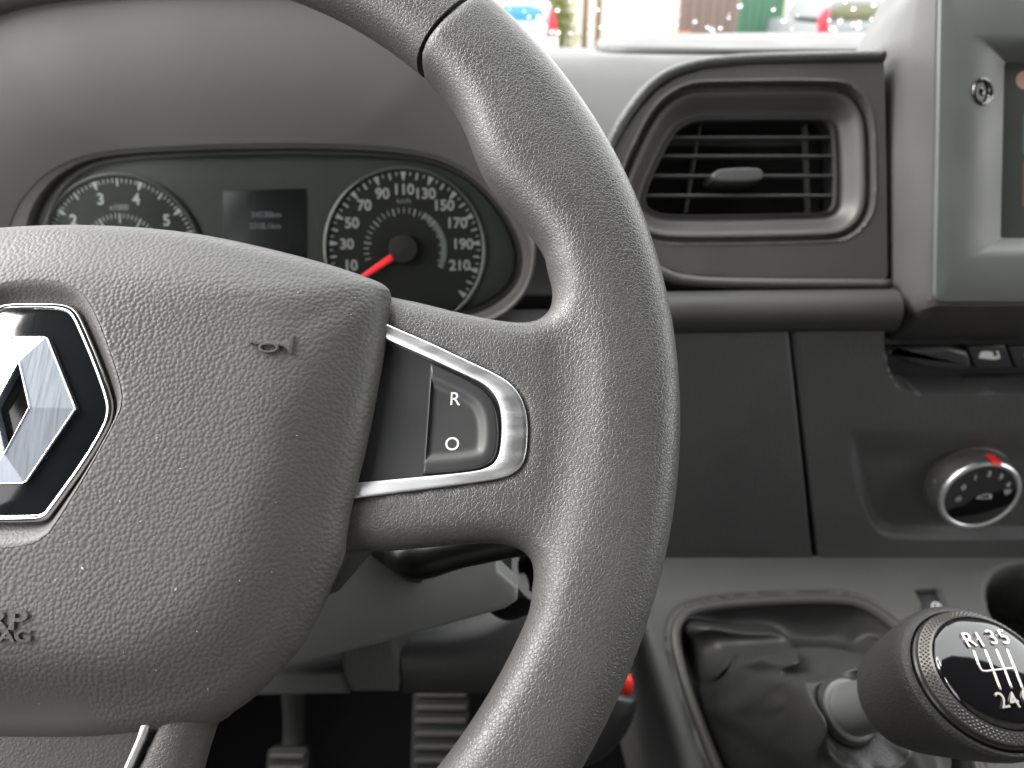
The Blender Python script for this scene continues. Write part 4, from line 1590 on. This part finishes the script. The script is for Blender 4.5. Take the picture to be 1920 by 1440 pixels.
mesh('knee_block', KNF.loc(V), F, M['dash_dark'], knee, sharp=None)

# ---- pedals
def pedal(label, px, py, Z, w_, h_, arm_top):
    f = Frame(at(px, py, Z), 42)
    t = thing('foot_pedal', f, label, 'pedal')
    mesh('pedal_pad', *slab(rrect(-w_ / 2, w_ / 2, -h_ / 2, h_ / 2, 6), -10, 0, 2), M['rubber'], t)
    nrib = int(h_ / 9)
    for k in range(nrib):
        y = -h_ / 2 + 6 + k * (h_ - 12) / (nrib - 1)
        mesh('rib', *slab(rrect(-w_ / 2 + 3, w_ / 2 - 3, y - 2.1, y + 2.1, 1.5, 3), -1, 3.2, 1.0, 2), M['rib'], t)
    a = f.loc(np.array([at(*arm_top)]))[0]
    P = [(0, h_ / 2 - 8, -12), (a[0] * .3, a[1] * .4, -16 + a[2] * .3), tuple(a)]
    mesh('pedal_arm', *tube(chaikin(P, 2, closed=False), 9, 8, flat=.6, up=(0, 0, 1)), M['metal'], t, sharp=60)
M['rib'] = plastic('worn_rubber', (.07, .064, .058), .6, 1.5, .1)
pedal('ribbed black brake pedal low in the dark footwell right of the column', 826, 1400, 600, 46, 88, (826, 1290, 640))
pedal('small clutch pedal with pale arm deep in the footwell', 538, 1440, 610, 34, 30, (548, 1290, 600))

# ---- lever with a red tip between wheel and console
HF = Frame(at(1150, 1340, 420), 35)
hb = thing('release_lever', HF, 'dark grey rounded lever end with a red button behind the lower rim', 'lever')
P = np.array([HF.loc(at(*p)[None])[0] for p in [(1060, 1390, 440), (1100, 1390, 432), (1140, 1350, 424), (1158, 1312, 420), (1164, 1292, 418)]])
P = chaikin(P, 2, closed=False)
mesh('lever_body', *tube(P, np.interp(np.linspace(0, 1, len(P)), [0, .3, .75, .93, 1], [13, 13, 11, 8.5, 4.5]), 24), M['switch'], hb, sharp=None)
P = np.array([HF.loc(at(*p)[None])[0] for p in [(1168, 1300, 419), (1174, 1276, 417), (1176, 1264, 417)]])
mesh('red_tip', *tube(P, np.array([5.0, 4.2, 2.2]), 16), M['red'], hb, sharp=None)

# ================================================================== windscreen with rain
e0, e1 = np.array([0, 862, -62.]), np.array([0, 330, 605.])
V = [(-615, *e0[1:]), (1350, *e0[1:]), (1350, *e1[1:]), (-615, *e1[1:])]
wsd = mesh('windscreen', V, [(0, 1, 2, 3)], glass, fr=CAB, smooth=False)
tag(wsd, 'clear sloping windscreen above the dashboard', 'windscreen')
drop = principled('water', (1, 1, 1), 0.0)
drop.node_tree.nodes['Principled BSDF'].inputs['Transmission Weight'].default_value = 1.0
drop.node_tree.nodes['Principled BSDF'].inputs['IOR'].default_value = 1.33
dirv = (e1 - e0) / np.linalg.norm(e1 - e0)
nor = np.array([0, dirv[2], -dirv[1]])
T = []
for k in range(280):
    x = rng.uniform(-60, 560)
    s = rng.uniform(0, 130)
    if rng.random() < .3:
        s = rng.uniform(0, 60)
    rr = abs(rng.normal(1.0, .8)) + .5
    c = e0 + dirv * s + np.array([x, 0, 0]) + nor * .2
    rg = []
    for a_ in np.linspace(0, math.pi / 2, 5)[:-1]:
        rg.append(np.array([c + np.array([1, 0, 0]) * rr * math.cos(a_) * math.cos(t) + dirv * rr * 1.2 * math.cos(a_) * math.sin(t) + nor * rr * .6 * math.sin(a_) for t in np.linspace(0, 2 * math.pi, 10, endpoint=False)]))
    v_, f_ = ringloft(rg, cap0=True, cap1=True)
    T.append((v_, f_))
V, F = join(T)
rd_ = mesh('rain', V, F, drop, fr=CAB, sharp=70)
tag(rd_, 'small raindrops scattered over the windscreen', 'raindrops', kind='stuff')

# ================================================================== the yard outside, seen as a bright strip
M['asphalt'] = plastic('asphalt', (.10, .10, .10), .8, 9, 1, .3)
M['garage'] = plastic('white_door_paint', (.82, .82, .80), .6, 60, .5, .3, .03)
M['render'] = plastic('pale_wall', (.72, .68, .58), .8, 40, 1, .2, .06)
struct(mesh('ground', *box(-60000, 60000, -20000, 60000, -1670, -1650), M['asphalt'], fr=CAB, smooth=False))
YW = 24000.0
def wx(px, y=YW):
    r = ray(px, 40)
    return r[0] / r[1] * y
def wz(py, y=YW):
    r = ray(960, py)
    return r[2] / r[1] * y
g0 = -1650
bld = thing('garage_building', Frame((wx(1300), YW, g0)), 'pale building with white garage doors beyond the windscreen', 'building')
ox = wx(1300)
def bx(name, mat, px0, px1, z0, z1, y0, y1):
    return mesh(name, *box(wx(px0) - ox, wx(px1) - ox, z0 - g0, z1 - g0, -y1, -y0), mat, bld, smooth=False)
bx('wall', M['render'], -1500, 3500, g0, 2600, 0, 300)
for a, b in ((1138, 1266), (1474, 1580), (640, 1010), (1610, 1900)):
    bx('garage_door', M['garage'], a, b, wz(60), 1300, -60, -2)
    for k in range(1, 4):
        zz = wz(60) + k * 420
        bx('door_batten', M['render'], a + 1, b - 1, zz - 14, zz + 14, -75, -61)
for a, b, m_ in ((1272, 1380, plastic('brown_boards', (.15, .11, .095), .7, 40, 1)), (1382, 1466, plastic('green_boards', (.05, .13, .08), .6, 40, 1))):
    n_ = 6
    for k in range(n_):
        bx('gate_board', m_, a + (b - a) * k / n_ + .5, a + (b - a) * (k + 1) / n_ - .5, g0, 1500, -60 - 8 * (k % 2), -2)
# shrub with posts
shf = Frame((wx(1045, 22000), 22000, g0))
shr = thing('shrub', shf, 'yellow green shrub between the white car and the posts outside', 'shrub')
T = []
for k in range(2600):
    c = np.array([rng.normal(0, 260), rng.uniform(150, 2300), rng.normal(0, 220)])
    a, b = rng.normal(0, 1, 3), rng.normal(0, 1, 3)
    a /= np.linalg.norm(a); b -= a * (a @ b); b /= np.linalg.norm(b)
    T.append(([c, c + a * 45 + b * 30, c + a * 100, c + a * 45 - b * 30], [(0, 1, 2, 3)]))
V, F = join(T)
mesh('crown', V, F, plastic('leaf', (.17, .18, .03), .6, 30, 1), shr, smooth=False, fix=False)
T = [tube([(x, 0, z), (x + 30, 2000, z)], 24, 6) for x, z in ((-120, 0), (0, 60), (110, -60), (-40, 90))]
mesh('trunk', *join(T), plastic('bark', (.14, .10, .07), .8, 20, 2), shr)
for px, lab in ((1097, 'weathered wooden post nearer the shrub outside'), (1122, 'weathered wooden post nearer the white garage door')):
    o = mesh('wooden_post', *rbox(-80, 80, 0, 2200, -80, 80, 12, 12), plastic('post_wood', (.15, .10, .075), .8, 20, 2), fr=Frame((wx(px, 21500), 21500, g0)))
    tag(o, lab, 'post', 'wooden posts by the shrub')
ob_ = mesh('orange_bin', *rbox(-190, 190, 0, 640, -190, 190, 40, 30), principled('orange_plastic', (.6, .14, .03), .5), fr=Frame((wx(1284, 22500), 22500, g0)))
tag(ob_, 'small orange bin in front of the dark boards', 'bin')


def parked(label, px_mid, y, mat, reflect_col):
    """a hatchback standing with its tail towards the van"""
    t = thing('parked_car', Frame((wx(px_mid, y), y, g0)), label, 'car', 'cars parked in the yard')
    m = lambda P: np.array(P) * 1000.0
    body = m([(-.86, .24), (.86, .24), (.90, .5), (.89, .8), (.84, .98), (-.84, .98), (-.89, .8), (-.90, .5)])
    mesh('body', *slab(chaikin(body, 1), -4100, 0, 90, 5), mat, t, sharp=50)
    cabn = m([(-.83, .95), (.83, .95), (.70, 1.36), (.60, 1.47), (.3, 1.50), (-.3, 1.50), (-.60, 1.47), (-.70, 1.36)])
    mesh('cabin', *slab(chaikin(cabn, 1), -2700, -130, 110, 5), mat, t, sharp=50)
    gm = principled('car_glass_reflection', reflect_col, .12)  # what the rear window reflects is put into the glass colour
    win = m([(-.60, 1.02), (.60, 1.02), (.52, 1.36), (-.52, 1.36)])
    mesh('rear_window', *slab(chaikin(win, 1), -160, -112, 14), gm, t)
    lampm = principled('tail_lamp_red', (.5, .02, .04), .3)
    for sg in (-1, 1):
        P = m([(.60, .70), (.88, .72), (.84, 1.10), (.70, 1.30), (.66, 1.02)]) * (sg, 1)
        mesh('tail_lamp', *slab(P, -140, 16, 14), lampm, t)
        w = mesh('wheel', *lathe([(60, -10), (200, 0), (310, -14), (310, -190)], 32), M['rubber'], t)
        w.rotation_euler = (0, R(90 * sg), 0)
        w.location = (.86 * sg, .31, -.7)
    mesh('bumper', *slab(rrect(-870, 870, 300, 560, 60), -60, 45, 40), mat, t)
    return t


parked('silver hatchback seen from behind beside the screen unit', 1606, 20000, principled('silver_paint', (.20, .21, .22), .35), (.12, .12, .06))
parked('white car with blue rear glass behind the upper rim', 972, 19000, principled('white_paint', (.72, .76, .80), .3), (.05, .22, .45))

# ================================================================== lint and dust lying on the wheel
T = []
for k in range(70):
    u, v = rng.uniform(-20, 100), rng.uniform(-95, 45)
    if sdf(padP, np.array([u]), np.array([v]))[0] > -3 or sdf(recP, np.array([u]), np.array([v]))[0] < 0:
        continue
    r_ = rng.uniform(.05, .16) * (2.0 if rng.random() < .06 else 1)
    a = rng.uniform(0, 6.28)
    e = np.array([math.cos(a), math.sin(a)]) * r_ * rng.uniform(1, 3.5)
    f_ = np.array([-math.sin(a), math.cos(a)]) * r_
    P = np.array([[u, v] + e, [u, v] + f_, [u, v] - e, [u, v] - f_, [u, v]])
    w = cushion(P[:, 0], P[:, 1]) + np.array([.1, .1, .1, .1, .25])
    T.append((np.column_stack([P, w]), [(0, 1, 4), (1, 2, 4), (2, 3, 4), (3, 0, 4), (3, 2, 1, 0)]))
V, F = join(T)
ds = mesh('dust', V, F, principled('lint', (.7, .68, .64), .9), fr=WF, smooth=False)
tag(ds, 'pale specks of lint lying on the airbag cover', 'dust', kind='stuff')
